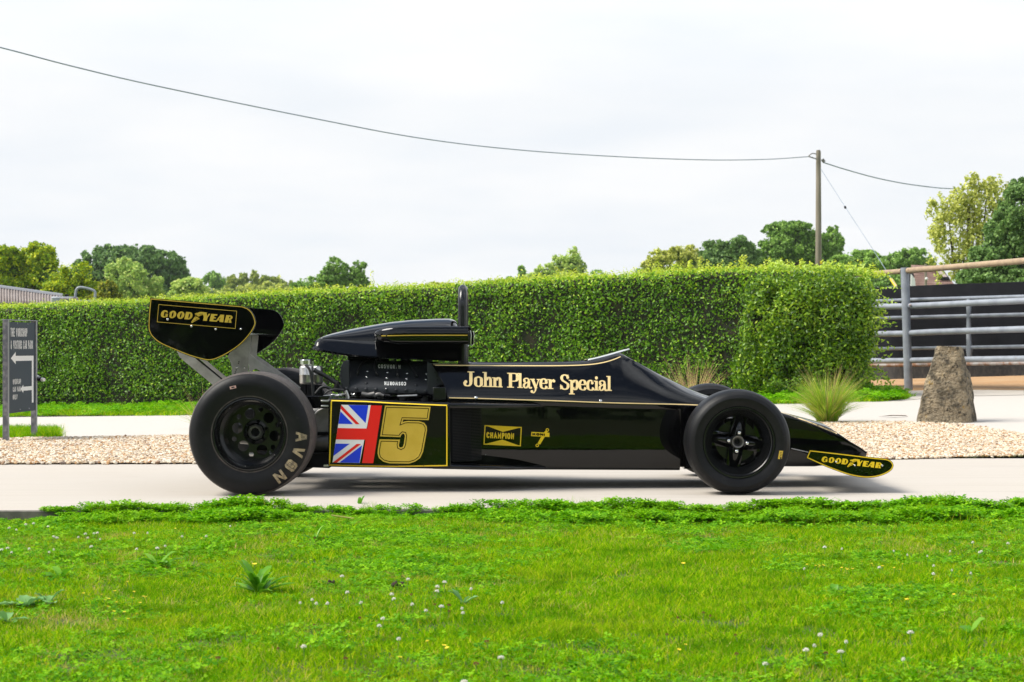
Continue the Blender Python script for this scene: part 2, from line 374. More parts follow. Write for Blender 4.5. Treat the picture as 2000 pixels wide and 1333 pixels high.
# plain stroke alphabet (unit height); each glyph: width, strokes
def arc(cx, cy, rx, ry, a0, a1, n=8): return [(cx+rx*math.cos(R(a0+(a1-a0)*i/n)), cy+ry*math.sin(R(a0+(a1-a0)*i/n))) for i in range(n+1)]
GL = {
 'A': (.72, [[(0,0),(.36,1),(.72,0)], [(.14,.3),(.58,.3)]]), 'C': (.62, [arc(.34,.68,.30,.32,25,180)+arc(.34,.32,.30,.32,180,335)]),
 'D': (.6, [[(0,0),(0,1),(.25,1)]+arc(.28,.5,.32,.5,85,-85)+[(0,0)]]), 'E': (.5, [[(.5,1),(0,1),(0,0),(.5,0)], [(0,.52),(.42,.52)]]),
 'F': (.48, [[(.5,1),(0,1),(0,0)], [(0,.5),(.4,.5)]]), 'H': (.58, [[(0,0),(0,1)], [(.58,0),(.58,1)], [(0,.5),(.58,.5)]]), 'I': (.0, [[(0,0),(0,1)]]),
 'K': (.6, [[(0,0),(0,1)], [(.58,1),(.05,.45)], [(.2,.58),(.62,0)]]), 'L': (.46, [[(0,1),(0,0),(.46,0)]]),
 'M': (.74, [[(0,0),(0,1),(.37,.3),(.74,1),(.74,0)]]), 'N': (.58, [[(0,0),(0,1),(.58,0),(.58,1)]]),
 'O': (.66, [arc(.33,.64,.33,.36,0,180)+arc(.33,.36,.33,.36,180,360)+[(.66,.64)]]), 'P': (.52, [[(0,0),(0,1),(.25,1)]+arc(.28,.74,.25,.26,80,-80)+[(0,.48)]]),
 'R': (.56, [[(0,0),(0,1),(.25,1)]+arc(.28,.75,.25,.25,80,-80)+[(0,.5)], [(.26,.5),(.56,0)]]),
 'S': (.52, [arc(.27,.75,.24,.25,25,200)+arc(.27,.26,.26,.26,60,-155)]), 'T': (.56, [[(0,1),(.56,1)], [(.28,1),(.28,0)]]),
 'V': (.66, [[(0,1),(.33,0),(.66,1)]]), 'W': (.9, [[(0,1),(.22,0),(.45,.85),(.68,0),(.9,1)]]), 'Y': (.6, [[(0,1),(.3,.45),(.6,1)], [(.3,.45),(.3,0)]]),
 '&': (.62, [[(.62,0),(.15,.7),(.17,.92),(.3,1),(.42,.88),(.38,.68),(.05,.35),(.08,.08),(.26,0),(.45,.1),(.6,.42)]]), ' ': (.3, []),
}
def text(s, x, y, h, wscale, wt, gap, serif=0, skew=0):
    out = []; cx = x
    for ch in s:
        wdt, st = GL[ch]
        for q in st:
            pts = [(cx+(a*h*wscale)+b*h*skew, y+wt/2+b*(h-wt)) for a, b in q]
            out += stroke(pts, wt, cap=wt*0.35)
            if serif:
                for e in (q[0], q[-1]):
                    if abs(e[1]) < .02 or abs(e[1]-1) < .02:
                        ex, ey = cx+e[0]*h*wscale, y+wt/2+e[1]*(h-wt)
                        out += stroke([(ex-serif, ey), (ex+serif, ey)], wt*0.7)
        cx += wdt*h*wscale+gap+wt
    return out
# ------------------------------------------------------------------ ground shape
def sm(a, b, x):
    t = min(1, max(0, (x-a)/(b-a))); return t*t*(3-2*t)
def g(x, y):
    z = sm(13.6, 23.5, y)*(0.03*max(-14, min(9, x))+0.075)
    if y > 60: z -= 0.0
    return z
LAWN_EDGE = lambda x: 9.64+0.03*(x+2.4)
def G(px, py, off=0.0):
    """point on the ground seen at this picture position"""
    Y = H*F/max(py-HY, 1)
    for _ in range(40):
        X = (px-1000)/F*Y; z = g(X, Y)+off
        Y = Y*0.5+0.5*(H-z)*F/(py-HY)
    X = (px-1000)/F*Y
    return Vector((X, Y, g(X, Y)+off))
def sheet(name, near, far, off, m, nu=60, nv=14):
    """ground sheet between two lines (each a list of world (x, y))"""
    def samp(c, u):
        n = len(c)-1; t = u*n; i = min(int(t), n-1); f_ = t-i
        return (c[i][0]*(1-f_)+c[i+1][0]*f_, c[i][1]*(1-f_)+c[i+1][1]*f_)
    rows = []
    for j in range(nv+1):
        r_ = []
        for i in range(nu+1):
            a = samp(near, i/nu); b = samp(far, i/nu); t = j/nv
            x = a[0]*(1-t)+b[0]*t; y = a[1]*(1-t)+b[1]*t; r_.append((x, y, g(x, y)+off))
        rows.append(r_)
    o = MB().grid(rows).build(name, m, smooth=0, recalc=False, merge=0)
    for p in o.data.polygons: pass
    return tag(o, kind='structure')
# base ground to the horizon, dipping under the lawn
xs = [-900, -300, -120, -60, -30]+list(np.linspace(-16, 12, 57))+[20, 35, 60, 120, 300, 900]
ys = [-300, -60, -15, 0, 4, 7, 9.2, 9.5]+list(np.linspace(9.9, 31, 80))+[36, 45, 60, 90, 150, 300, 700, 1400]
rows = [[(x, y, (g(x, y)-0.03) if y > 9.6 else -0.075) for x in xs] for y in ys]
tag(MB().grid(rows).build('ground', M['field'], smooth=60, recalc=False, merge=0), kind='structure')
# lawn soil, in front of the slab
rows = [[(x, y if y < 9.5 else LAWN_EDGE(x)+0.02, -0.05+0.012*math.sin(x*1.7+y)) for x in np.linspace(-6, 6, 40)] for y in list(np.linspace(-8, 9.0, 22))+[9.6]]
tag(MB().grid(rows).build('lawn_ground', M['soil'], smooth=60, recalc=False, merge=0), kind='structure')
# the slab the car stands on: a real edge at the lawn, flat top
GB = [(-14, 13.4), (-6, 13.25), (-3, 13.2), (0, 13.3), (2.5, 13.6), (3.4, 13.7), (6, 13.9), (12, 14.2)]
s_ = sheet('pavement', [(x, LAWN_EDGE(x)) for x in (-14, -6, -3, 0, 3, 6, 12)], [(x, 13.9) for x in (-14, -6, -3, 0, 3, 6, 12)], 0.0, M['concrete'], 60, 10)
mb = MB()
xx = np.linspace(-14, 12, 60)
mb.grid([[(x, LAWN_EDGE(x)+0.004*math.sin(9*x), 0.0) for x in xx], [(x, LAWN_EDGE(x)-0.008+0.004*math.sin(9*x), -0.006) for x in xx], [(x, LAWN_EDGE(x)-0.008+0.006*math.sin(7*x), -0.09) for x in xx]])
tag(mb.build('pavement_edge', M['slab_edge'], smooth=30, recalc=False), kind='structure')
# gravel bed boundary, seen near edge and far edge
gn = [G(-700, 908), G(0, 908), G(370, 907), G(700, 906), G(1000, 905), G(1300, 904), G(1540, 903), G(1720, 899), G(2000, 892), G(2300, 889), G(2800, 884)]
gf = [G(-700, 866), G(0, 859), G(370, 853), G(700, 848), G(1000, 842), G(1300, 834), G(1540, 829), G(1720, 826), G(1880, 832), G(1965, 848), G(2040, 872)]
gn2 = [(v.x, v.y) for v in gn]; gf2 = [(v.x, v.y) for v in gf]
sheet('gravel_bed', gn2, gf2, 0.010, M['gravelbed'], 90, 10)
# second road beyond the gravel
rn = [(v.x, v.y) for v in [G(-700, 870), G(0, 862), G(370, 857), G(1000, 848), G(1540, 838), G(1720, 835), G(1880, 842), G(2000, 885), G(2800, 895)]]
rf = [(v.x, v.y) for v in [G(-700, 822), G(0, 816), G(370, 812), G(1000, 803), G(1540, 789), G(1740, 783), G(1850, 771), G(2000, 768), G(2800, 764)]]
sheet('road', rn, rf, 0.004, M['concrete_far'], 90, 14)
# dirt yard beyond on the right
dn = [(v.x, v.y) for v in [G(1640, 786), G(1760, 783), G(1850, 775), G(2000, 772), G(2900, 768)]]
df = [(v.x, v.y) for v in [G(1640, 728), G(1760, 728), G(1850, 727), G(2000, 725), G(2900, 724)]]
sheet('dirt_yard', dn, df, 0.0, M['dirt'], 50, 20)
sheet('dirt_track_edge', [(v.x, v.y) for v in [G(1690, 784), G(1760, 784), G(1850, 776), G(2000, 773)]], [(v.x, v.y) for v in [G(1690, 766), G(1760, 765), G(1850, 763), G(2000, 764)]], 0.008, M['concrete'], 30, 4)

# ------------------------------------------------------------------ the car
YC = 11.43
CARX = -0.1
car = root('race_car', (CARX, YC, 0), 'black single seat racing car with gold pinstripes, big slick tyres and a rear wing', 'race car')
def X0(px, Y): return (px-1000)/F*Y
def Z0(py, Y): return H-(py-HY)/F*Y
def interp(t, x): 
    a = [q[0] for q in t]; b = [q[1] for q in t]
    return float(np.interp(x, a, b))
def smooth_table(t, n=80):
    a = catmull(t, 8); a.sort(); return a
# --- upper bodywork, lofted along the car
CRE = [(840,777),(875,778),(1000,782),(1100,785),(1200,788.5),(1300,791),(1385,794),(1440,797),(1500,803),(1530,811),(1575,827),(1620,845),(1660,862),(1690,877),(1706,887)]
EDG = [(840,711),(860,711.5),(1000,713),(1100,712.5),(1150,710),(1180,705),(1205,698),(1218,694),(1240,704),(1270,720),(1300,738),(1350,762),(1385,776),(1450,791),(1525,806),(1575,818),(1626,832),(1650,848),(1671,866),(1690,877.5),(1706,887.5)]
TOP = [(840,709),(1000,708.5),(1110,707.5),(1150,705),(1180,699),(1205,691),(1218,689),(1232,698),(1260,713),(1300,733),(1350,756.5),(1385,770),(1450,786),(1525,801),(1575,813),(1622,825),(1634,832),(1650,847),(1671,866),(1690,875),(1700,880),(1706,886)]
BOT = [(1335,917),(1540,912),(1600,912),(1660,905),(1695,897),(1706,893)]
HWC = [(840,.45),(1100,.435),(1335,.37),(1530,.30),(1690,.24),(1706,.20)]
HWE = [(840,.335),(1100,.325),(1190,.29),(1218,.26),(1300,.23),(1400,.21),(1600,.20),(1690,.21),(1706,.18)]
def ysec(hw): return YC-hw
stn = list(np.linspace(842, 1180, 24))+[1190, 1198, 1205, 1211, 1216, 1221, 1228, 1236]+list(np.linspace(1248, 1600, 36))+[1612, 1622, 1634, 1645, 1658, 1671, 1682, 1692, 1700, 1706]
mbs = MB(); rows = []
for px in stn:
    X = X0(px, 11.02); hc = interp(HWC, px); he = interp(HWE, px)
    zc = Z0(interp(CRE, px), YC-hc); ze = Z0(interp(EDG, px), YC-he); zt = Z0(interp(TOP, px), YC)
    cock = 905 < px < 1214
    if px < 1335: zb = zc-0.030; hb = hc-0.012
    else: zb = Z0(interp(BOT, px), YC-hc+.03); hb = hc-0.03
    sec = [(0, zb), (hb-0.02, zb), (hb, zb+0.004), (hc-0.002, zc-0.006), (hc-0.003, zc+0.004)]
    bulge = 0.010+0.012*sm(1180, 1290, px)
    nf = sm(1206, 1250, px)
    for k in (1, 2, 3, 4, 5):
        t = k/6; b_ = math.sin(t*math.pi)*bulge
        sec.append((hc+(he-hc)*t+b_, zc+(ze-zc)*t+b_*0.5))
    sec.append((he, ze))
    if cock:
        zr = max(ze+0.008, zt)
        sec += [(he-0.018, zr-0.002), (he-0.035, zr), (he-0.05, zr-0.012), (he-0.06, zr-0.10), (he-0.07, zr-0.26), (0, zr-0.30)]
    else:
        d = zt-ze
        sec += [(he*0.93, ze+d*0.45), (he*0.80, ze+d*0.75), (he*0.6, ze+d*0.92), (he*0.4, zt), (he*0.2, zt+0.002), (0, zt+0.002)]
    half = []
    for k, (hy, z) in enumerate(sec):
        xo = X
        if px < 880:      # curved rear edge of the side panel
            f_ = max(0, min(1, (z-zc)/(max(ze-zc, .01)))); xr = X0(875-35*(f_**1.7), 11.05)
            xo = max(X, xr)
        half.append((xo, YC-hy, z))
    full = half+[(x, 2*YC-y, z) for (x, y, z) in reversed(half[:-1])]
    rows.append(full)
mbs.grid(rows)
for e in (rows[0], rows[-1]): mbs.add(e, [tuple(range(len(e)))])
cowl = mbs.build('bodywork', M['black'], car, smooth=38)
cT = bvh(cowl)
# nose hatch recess line and small blister
# --- tub beneath
mb = MB(); rows = []
TB = [(850,917),(900,918),(1100,918.5),(1330,919.5)]
TW = [(850,.405),(1070,.405),(1335,.345)]
for px in np.linspace(845, 1330, 20):
    X = X0(px, 11.03); h = interp(TW, px); zt = Z0(interp(CRE, px), YC-h)-0.012; zb = Z0(interp(TB, px), YC-h)
    sec = [(0, zb), (h-0.03, zb), (h-0.006, zb+0.012), (h, zb+0.04), (h+0.004, (zb+zt)/2), (h, zt-0.04), (h, zt), (0, zt)]
    rows.append([(X, YC-a, b) for a, b in sec]+[(X, YC+a, b) for a, b in reversed(sec[1:-1])])
for r_ in rows: r_.append(r_[0])
mb.grid(rows); mb.add(rows[0][:-1], [tuple(range(len(rows[0])-1))]); mb.add(rows[-1][:-1], [tuple(range(len(rows[0])-1))])
tub = mb.build('monocoque', M['black'], car, smooth=38); tT = bvh(tub)
# front bulkhead gap piece behind the wheel
MB().box(X0(1326,11.1), X0(1500,11.1), YC-.27, YC+.27, Z0(914,11.1), Z0(806,11.1)).build('front_bulkhead', M['dark'], car, bevel=.01)
# pinstripes
up = [(842+(878-842)*0, 712)]
ppath = catmull([(845,712.2),(930,712.8),(1020,713.2),(1100,713),(1150,711),(1180,706.5),(1200,700.5),(1212,695.5)], 8)
ppath2 = catmull([(877,778.5),(940,780),(1020,782.5),(1100,785),(1200,788.6),(1300,790.8),(1345,792),(1385,794)], 8)
ident = lambda x, y: (x, y)
decal('pinstripe', stroke([(x, y+1.6) for x, y in ppath], 1.9), ident, cT, M['cream'], car, step=0)
decal('pinstripe', stroke([(x, y-1.2) for x, y in ppath2], 1.9), ident, cT, M['cream'], car, step=0)
np3 = catmull([(1500,800.5),(1530,808.5),(1575,824),(1620,842),(1655,857),(1668,863)], 8)
decal('pinstripe', stroke([(x, y-1.0) for x, y in np3], 1.9), ident, cT, M['cream'], car, step=0)
# --- side lettering, serif
C4 = crop(900, 710, .155)
def jps():
    out = []
    base = lambda x: 289+(x-50)*0.0325
    def put(gl, ox, sx=1.0):
        for poly in gl:
            q = []
            for (u, v) in poly:
                x = ox+u*sx; q.append((x, base(x)-v))
            out.append(q)
    def rect(x0, x1, y0, y1): return [[(x0,y0),(x1,y0),(x1,y1),(x0,y1)]]
    TN, TK = 11, 37
    n_ = lambda h: rect(20,57,0,h)+rect(0,76,0,12)
    J = rect(72,112,55,186)+rect(50,135,176,188)+pen([(92,60),(88,30),(70,10),(45,5),(24,14),(14,36),(18,52)], 36, 13)+[disc((27,56),20)]
    o = lambda: pen([(55,124),(22,104),(18,63),(22,22),(55,2),(88,22),(92,63),(88,104),(55,124)], 38, 12)
    h = rect(22,58,0,186)+rect(0,76,0,12)+rect(0,40,174,186)+pen([(56,88),(72,112),(92,117),(107,98),(109,70)], 36, 18)+rect(91,127,0,84)+rect(76,140,0,12)
    nn = rect(16,52,0,120)+rect(-2,66,0,12)+rect(-4,34,110,122)+pen([(50,88),(66,112),(86,117),(101,98),(103,70)], 36, 18)+rect(85,121,0,84)+rect(70,134,0,12)
    Pc = rect(22,62,0,186)+rect(0,86,0,12)+rect(0,86,174,186)+pen([(60,180),(105,178),(126,160),(130,132),(126,104),(105,86),(60,82)], 40, 12)
    l = rect(20,57,0,186)+rect(0,76,0,12)+rect(0,40,174,186)
    a = pen([(18,88),(22,112),(50,124),(76,112),(80,84)], 26, 13)+[disc((24,86),17)]+rect(62,97,18,90)+pen([(66,74),(36,62),(18,44),(18,20),(34,4),(52,8),(68,26)], 30, 12)+pen([(84,26),(90,6),(106,2),(116,16)], 24, 12)
    y = stroke([(30,118),(78,0)], 34)+stroke([(112,118),(64,-20)], 13)+pen([(78,0),(60,-42),(44,-55),(28,-50)], 16, 14)+[disc((24,-40),18)]+rect(0,62,108,120)+rect(84,134,108,120)
    e = pen([(96,34),(80,6),(54,2),(26,20),(18,62),(26,104),(56,124),(84,108),(92,68)], 36, 12)+rect(24,98,62,74)
    r = rect(20,57,0,120)+rect(0,78,0,12)+rect(0,38,110,122)+pen([(54,80),(66,108),(86,120)], 14, 14)+[disc((86,100),18)]
    Sc = pen([(96,140),(86,168),(58,182),(28,170),(18,140),(32,112),(62,92),(92,70),(98,40),(84,12),(54,2),(26,14),(10,44)], 34, 15)+rect(90,102,128,186)+rect(0,12,0,60)
    p = rect(16,52,-56,118)+rect(-2,72,-60,-48)+rect(-4,34,110,122)+pen([(50,92),(70,116),(94,112),(108,64),(94,14),(70,4),(50,26)], 36, 14)
    c = pen([(94,34),(80,8),(54,2),(26,20),(18,62),(26,104),(54,124),(78,112)], 36, 12)+[disc((78,92),18)]
    i = rect(18,54,0,120)+rect(0,72,0,12)+rect(-2,36,110,122)+[disc((35,158),20)]
    put(J, 35); put(o(), 168); put(h, 272, .95); put(nn, 396, .98)
    put(Pc, 584); put(l, 712, .92); put(a, 780, .96); put(y, 872, 1.0); put(e, 990, .97); put(r, 1090, .97)
    put(Sc, 1252, 1.02); put(p, 1364, .98); put(e, 1480, .97); put(c, 1582, .95); put(i, 1676, .92); put(a, 1734, .97); put(l, 1834, .90)
    return out
decal('side_lettering', jps(), C4, cT, M['cream'], car)
# --- side pods with the flag panel
PODY = YC-.63
def pod(sgn):
    mb = MB()
    yo, yi = PODY, YC-.30
    A = [(641.5,777.5),(878,787.5),(880.5,917),(641,912.5)]
    zx = [(X0(a, yo), Z0(b, yo)) for a, b in A]
    ch = .016
    outer = [zx[0], zx[1], zx[2], zx[3]]
    def pt(i, y, dz=0): return (outer[i][0], y, outer[i][1]+dz)
    near = [pt(0, yo, -ch), pt(1, yo, -ch), pt(2, yo, ch), pt(3, yo, ch)]
    mid = [pt(0, yo+ch), pt(1, yo+ch), pt(2, yo+ch), pt(3, yo+ch)]
    far = [pt(0, yi+.0), pt(1, yi), pt(2, yi), pt(3, yi)]
    V = near+mid+far
    if sgn > 0: V = [(x, 2*YC-y, z) for x, y, z in V]
    mb.add(V, [(0,1,2,3),(0,1,5,4),(2,3,7,6),(4,5,9,8),(6,7,11,10),(0,4,7,3),(4,8,11,7),(1,2,6,5)])
    # inner skin so the front reads as an open duct
    o = mb.build('side_pod', M['black'], car, smooth=30, bevel=.003)
    # ledges running forward from the pod along the tub
    fx = lambda y: y if sgn < 0 else 2*YC-y
    for nm, (za, zb_), (zc_, zd) in (('pod_ledge', (787.5, 797.5), (789.5, 795)), ('pod_ledge', (906.5, 917), (913, 917.5))):
        x0, x1 = X0(879, yo), X0(1068, 11.0)
        m2 = MB(); pts = []
        for t in np.linspace(0, 1, 14):
            x = x0+(x1-x0)*t; y = yo+(YC-.40-yo)*(t**2.1); 
            zt = Z0(za, yo)*(1-t)+Z0(zc_, 11.0)*t; zb2 = Z0(zb_, yo)*(1-t)+Z0(zd, 11.0)*t
            r_ = (zt-zb2)/2; zc0 = (zt+zb2)/2
            pts.append([(x, fx(yi), zt), (x, fx(y+r_*.8), zt), (x, fx(y+.1*r_), zc0+r_*.5), (x, fx(y), zc0-r_*.3), (x, fx(y+.5*r_), zb2), (x, fx(yi), zb2), (x, fx(yi), zt)])
        m2.grid(pts); m2.add(pts[0][:-1], [(0,1,2,3,4,5)]); m2.build(nm, M['black'], car, smooth=50)
    # radiator matrix set at an angle behind a wire screen
    m3 = MB(); a = Vector((X0(884, yo+.03), yo+.03, 0)); b = Vector((X0(940, YC-.42), YC-.42, 0))
    z0, z1 = Z0(903, yo)+.0, Z0(798, yo)
    n1 = 30; 
    for i in range(n1+1):
        q = a.lerp(b, i/n1); m3.tube([(q.x, fx(q.y), z0), (q.x, fx(q.y), z1)], .0009, 4, cap=False)
    for i in range(36):
        z = z0+(z1-z0)*i/35; m3.tube([(a.x, fx(a.y), z), (b.x, fx(b.y), z)], .0009, 4, cap=False)
    m3.build('wire_screen', M['meshwire'], car, smooth=0, recalc=False)
    m4 = MB(); sh = Vector((-.05, .03, 0))
    m4.hexa([(a.x-.05, fx(a.y+.03), z0), (b.x-.05, fx(b.y+.02), z0), (b.x-.05, fx(b.y+.02), z1), (a.x-.05, fx(a.y+.03), z1),
             (a.x-.11, fx(a.y+.03), z0), (b.x-.11, fx(b.y+.02), z0), (b.x-.11, fx(b.y+.02), z1), (a.x-.11, fx(a.y+.03), z1)])
    m4.build('radiator', M['dark'], car, smooth=0)
    return o
podn = pod(-1); podf = pod(1)
pT = bvh(podn)
C8 = crop(640, 770, .125)
fr = [(58,103),(600,118),(1000,142),(1500,164),(1862,178),(1862,1118),(1500,1124),(1050,1130),(500,1122),(30,1108)]
decal('panel_border', stroke(fr, 18, closed=True), C8, pT, M['yellow'], car, step=0)
wh = [[(212,168),(680,175),(500,1078),(75,1070)]]
decal('flag_white', wh, C8, pT, M['white'], car, step=0, lift=.0004)
bl = [[(320,172),(634,175),(592,455)], [(200,270),(395,470),(168,466)], [(122,775),(345,778),(90,968)], [(536,802),(497,1076),(185,1070)]]
decal('flag_blue', bl, C8, pT, M['blue'], car, step=0, lift=.0009)
rd = [[(672,177),(850,181),(712,1082),(538,1078)], [(158,532),(640,540),(612,716),(130,708)], [(212,172),(498,472),(438,470),(204,232)], [(455,780),(520,782),(145,1072),(80,1070)]]
decal('flag_red', rd, C8, pT, M['red'], car, step=0.0002, lift=.0009)
five = [(895,180),(1608,200),(1578,408),(1182,398),(1170,440),(1205,426),(1260,421),(1430,425),(1510,450),(1548,505),(1552,570),(1492,900),(1445,1000),(1370,1055),(1270,1087),(970,1084),(870,1058),(800,1000),(780,930),(784,860),(812,708),(1130,714),(1112,795),(1118,826),(1145,838),(1176,822),(1190,780),(1206,655),(1196,624),(1172,620),(1150,640),(1135,674),(820,662)]
decal('race_number', [five], C8, pT, M['gold'], car, step=0, lift=.0005)
i1, i2 = inset(five, 22), inset(five, 33)
decal('number_outline', band2(i1, i2), C8, pT, M['black'], car, step=0, lift=.001)
# --- tub decals
C6 = crop(930, 820, .08)
ch_ = stroke([(218,148),(1102,192),(1078,640),(192,598)], 24, closed=True)+[[(225,142),(1108,186),(652,300)], [(190,604),(640,488),(1080,645)]]
chf = lambda x, y: C6(x, y)
def tx(s, x, y, h, ws, wt, gap, slope, serif=0, skew=0):
    return [[(a, (y-b)+(a-x)*slope) for a, b in p] for p in text(s, x, 0, h, ws, wt, gap, serif, skew)]
ch_ += tx('CHAMPION', 264, 452, 148, .50, 31, 14.5, .045)
decal('sponsor_decal', ch_, C6, tT, M['yellow'], car)
kn = [[(1348,298),(1790,322),(1786,425),(1340,402)], [(1700,262),(1750,290),(1640,480),(1560,610),(1500,580),(1575,440),(1620,390),(1640,330)]]+stroke(disc((1738,252), 31), 20, closed=True)+stroke(disc((1490,630), 31), 20, closed=True)
decal('damper_decal', kn, C6, tT, M['yellow'], car)
decal('damper_decal_lettering', tx('KONI', 1384, 386, 60, 1.5, 24, 14, .04), C6, tT, M['black'], car, lift=.0022)
# body fasteners
def screw(px, py, tree, parent, r=.0085, m='chrome', name='fastener'):
    h, n = ray(tree, px, py)
    if h is None: return
    u = n.orthogonal().normalized(); v = n.cross(u)
    mb = MB(); b = []
    for (rr, o_) in ((r, 0), (r, .002), (r*.72, .0045), (r*.3, .005)):
        b.append([tuple(h+n*o_+u*(rr*math.cos(2*math.pi*k/12))+v*(rr*math.sin(2*math.pi*k/12))) for k in range(13)])
    mb.grid(b); mb.add(b[-1][:-1], [tuple(range(12))]); return mb.build(name, M[m], parent, smooth=60)
for px, py in ((930, 777.5), (1173, 783.5)): screw(px, py, cT, car, .009)
screw(1331, 861, tT, car, .008); screw(948.5, 889, tT, car, .003)
# --- windscreen
mb = MB(); rows = []
for t in np.linspace(0, 1, 9):
    px = 1148+(1231-1148)*t; py = 703.5+(682.5-703.5)*t**1.15
    he = interp(HWE, min(px, 1216))-.03-.08*t
    rows.append([(X0(px, 11.2)-0.05*(math.sin(a)**2)*0, YC-he*math.cos(a), Z0(py, 11.2)+0.006*math.sin(a)) for a in np.linspace(0, math.pi, 13)])
o = mb.grid(rows).build('windscreen', M['perspex'], car, smooth=60); md = o.modifiers.new('s', 'SOLIDIFY'); md.thickness = .004
MB().box(X0(1060,YC), X0(1080,YC), YC-.16, YC+.16, .56, .60).build('dashboard', M['dark'], car, bevel=.01)
mb = MB(); c0 = Vector((X0(1040, YC), YC, .60)); mb.tube([c0+Vector((-.02*math.sin(a), .12*math.cos(a), .075*math.sin(a)-.04)) for a in np.linspace(0, 2*math.pi, 25)[:-1]], .012, 8, closed=True)
mb.build('steering_wheel', M['cable'], car)
mb = MB(); mb.hexa([(X0(915,YC), YC-.2, .44), (X0(950,YC), YC-.2, .44), (X0(930,YC), YC-.2, .67), (X0(908,YC), YC-.2, .67), (X0(915,YC), YC+.2, .44), (X0(950,YC), YC+.2, .44), (X0(930,YC), YC+.2, .67), (X0(908,YC), YC+.2, .67)]); mb.build('seat', M['seat'], car, bevel=.02)
# --- roll hoop
hx = X0(903.3, 11.25); ztop = Z0(556.5, 11.35)-.025
pth = [(hx, YC-.18, .62), (hx, YC-.18, ztop-.10)]+[(hx, YC-.18+.10*(1-math.cos(a)), ztop-.10+.10*math.sin(a)) for a in np.linspace(0, math.pi/2, 8)[1:]]
pth += [(x, 2*YC-y, z) for x, y, z in reversed(pth)]
MB().tube(pth, .0255, 20).build('roll_hoop', M['satin'], car, smooth=60)
# --- airbox
ATOP = [(611,683),(614,672),(620,662),(630,656),(650,650),(680,643.5),(720,636),(760,629.5),(800,625.5),(850,623),(875,622.8),(885,625),(891,631),(894,640)]
ABOT = [(611,683.5),(625,687),(665,694),(700,698.5),(760,701.5),(850,704.5),(890,706.5),(894,706)]
ACR = [(611,683.2),(616,668),(623,661.5),(660,665),(700,669),(753,672),(894,673)]
AHW = [(611,.268),(618,.272),(640,.284),(700,.305),(780,.32),(894,.32)]
st2 = [611, 613, 616, 620, 626, 634, 645]+list(np.linspace(660, 870, 22))+[876, 882, 887, 891, 894]
mb = MB(); rows = []
for px in st2:
    hw = interp(AHW, px); X = X0(px, 11.2)
    yb = YC-hw; zb = Z0(interp(ABOT, px), yb); zc = Z0(interp(ACR, px), YC-hw*.84); zt = Z0(interp(TOP if 0 else ATOP, px), YC)
    zt = max(zt, zc)
    sec = [(0, zb+.01), (hw*.93, zb+.0), (hw*.985, zb+.004), (hw, zb+.012), (hw*.93, zb+(zc-zb)*.5), (hw*.86, zc-(zc-zb)*.06), (hw*.835, zc), (hw*.80, zc+(zt-zc)*.10)]
    for a in np.linspace(8, 90, 9):
        a = R(a); sec.append((hw*.80*math.cos(a)**.75, zc+(zt-zc)*(.10+.90*math.sin(a)**.85)))
    half = [(X, YC-a, b) for a, b in sec]
    rows.append(half+[(x, 2*YC-y, z) for x, y, z in reversed(half[:-1])])
mb.grid([r_+[r_[0]] for r_ in rows]); mb.add(rows[-1], [tuple(range(len(rows[-1])))]); mb.add(rows[0], [tuple(range(len(rows[0])))])
abx = mb.build('airbox', M['black'], car, smooth=32, merge=1e-4)
def intake(sgn):
    fx = lambda y: y if sgn < 0 else 2*YC-y
    mb = MB(); rows = []
    for px in [728, 730, 733, 738, 745, 754, 765, 780, 800, 830, 860, 890, 910, 914.5]:
        t = min(1, (px-728)/62); e = math.sqrt(max(0, 1-(1-t)**2))
        X = X0(px, 11.0)
        yo = YC-.30-.125*e**.8; zt_ = 657.5-20*(.30+.70*e)+max(0, (790-px))*0.02; zb_ = 655+17.5*(.25+.75*e)
        zt = Z0(zt_, yo); zb = Z0(zb_, yo); yi = YC-.16; rr = .016*e+.002
        ring_ = []
        for (cy, cz, a0) in ((yi-rr, zb+rr, -90), (yo+rr, zb+rr, 180), (yo+rr, zt-rr, 90), (yi-rr, zt-rr, 0)):
            pass
        pts = [(yi, zb), (yo+rr, zb), (yo+rr*.3, zb+rr*.3), (yo, zb+rr), (yo-.004*e, (zb+zt)/2), (yo, zt-rr), (yo+rr*.3, zt-rr*.3), (yo+rr, zt), (yi, zt)]
        rows.append([(X, fx(a), b) for a, b in pts]+[(X, fx(pts[0][0]), pts[0][1])])
    mb.grid(rows); mb.add(rows[0][:-1], [tuple(range(9))])
    o = mb.build('air_intake', M['black'], car, smooth=45)
    m2 = MB(); r_ = rows[-1][:-1]; c = np.mean(np.array(r_), axis=0)
    inn = [tuple(c+(np.array(p)-c)*.9) for p in r_]; dp = [tuple(np.array(p)+np.array([-.12, 0, 0])) for p in inn]
    m2.grid([r_+[r_[0]], inn+[inn[0]], dp+[dp[0]]]); m2.add(dp, [tuple(range(9))]); m2.build('intake_mouth', M['dark'], o, smooth=0)
    yl = YC-.42
    MB().tube([(X0(918,11), fx(yl+.01), Z0(646,11)), (X0(919.5,11), fx(yl+.01), Z0(655,11)), (X0(918.5,11), fx(yl+.01), Z0(672,11)), (X0(914,11), fx(yl+.01), Z0(676.5,11))], .004, 8).build('latch', M['chrome'], o)
    MB().box(X0(914,11), X0(919,11), fx(yl)-.01, fx(yl)+.02, Z0(674,11), Z0(647,11)).build('latch_plate', M['satin'], o, bevel=.003)
    return o
ia = intake(-1); intake(1); iT = bvh(ia)
decal('pinstripe', stroke([(745,656.4),(800,655.4),(860,655.2),(913,655.3)], 1.7), ident, iT, M['gold'], car, step=0)
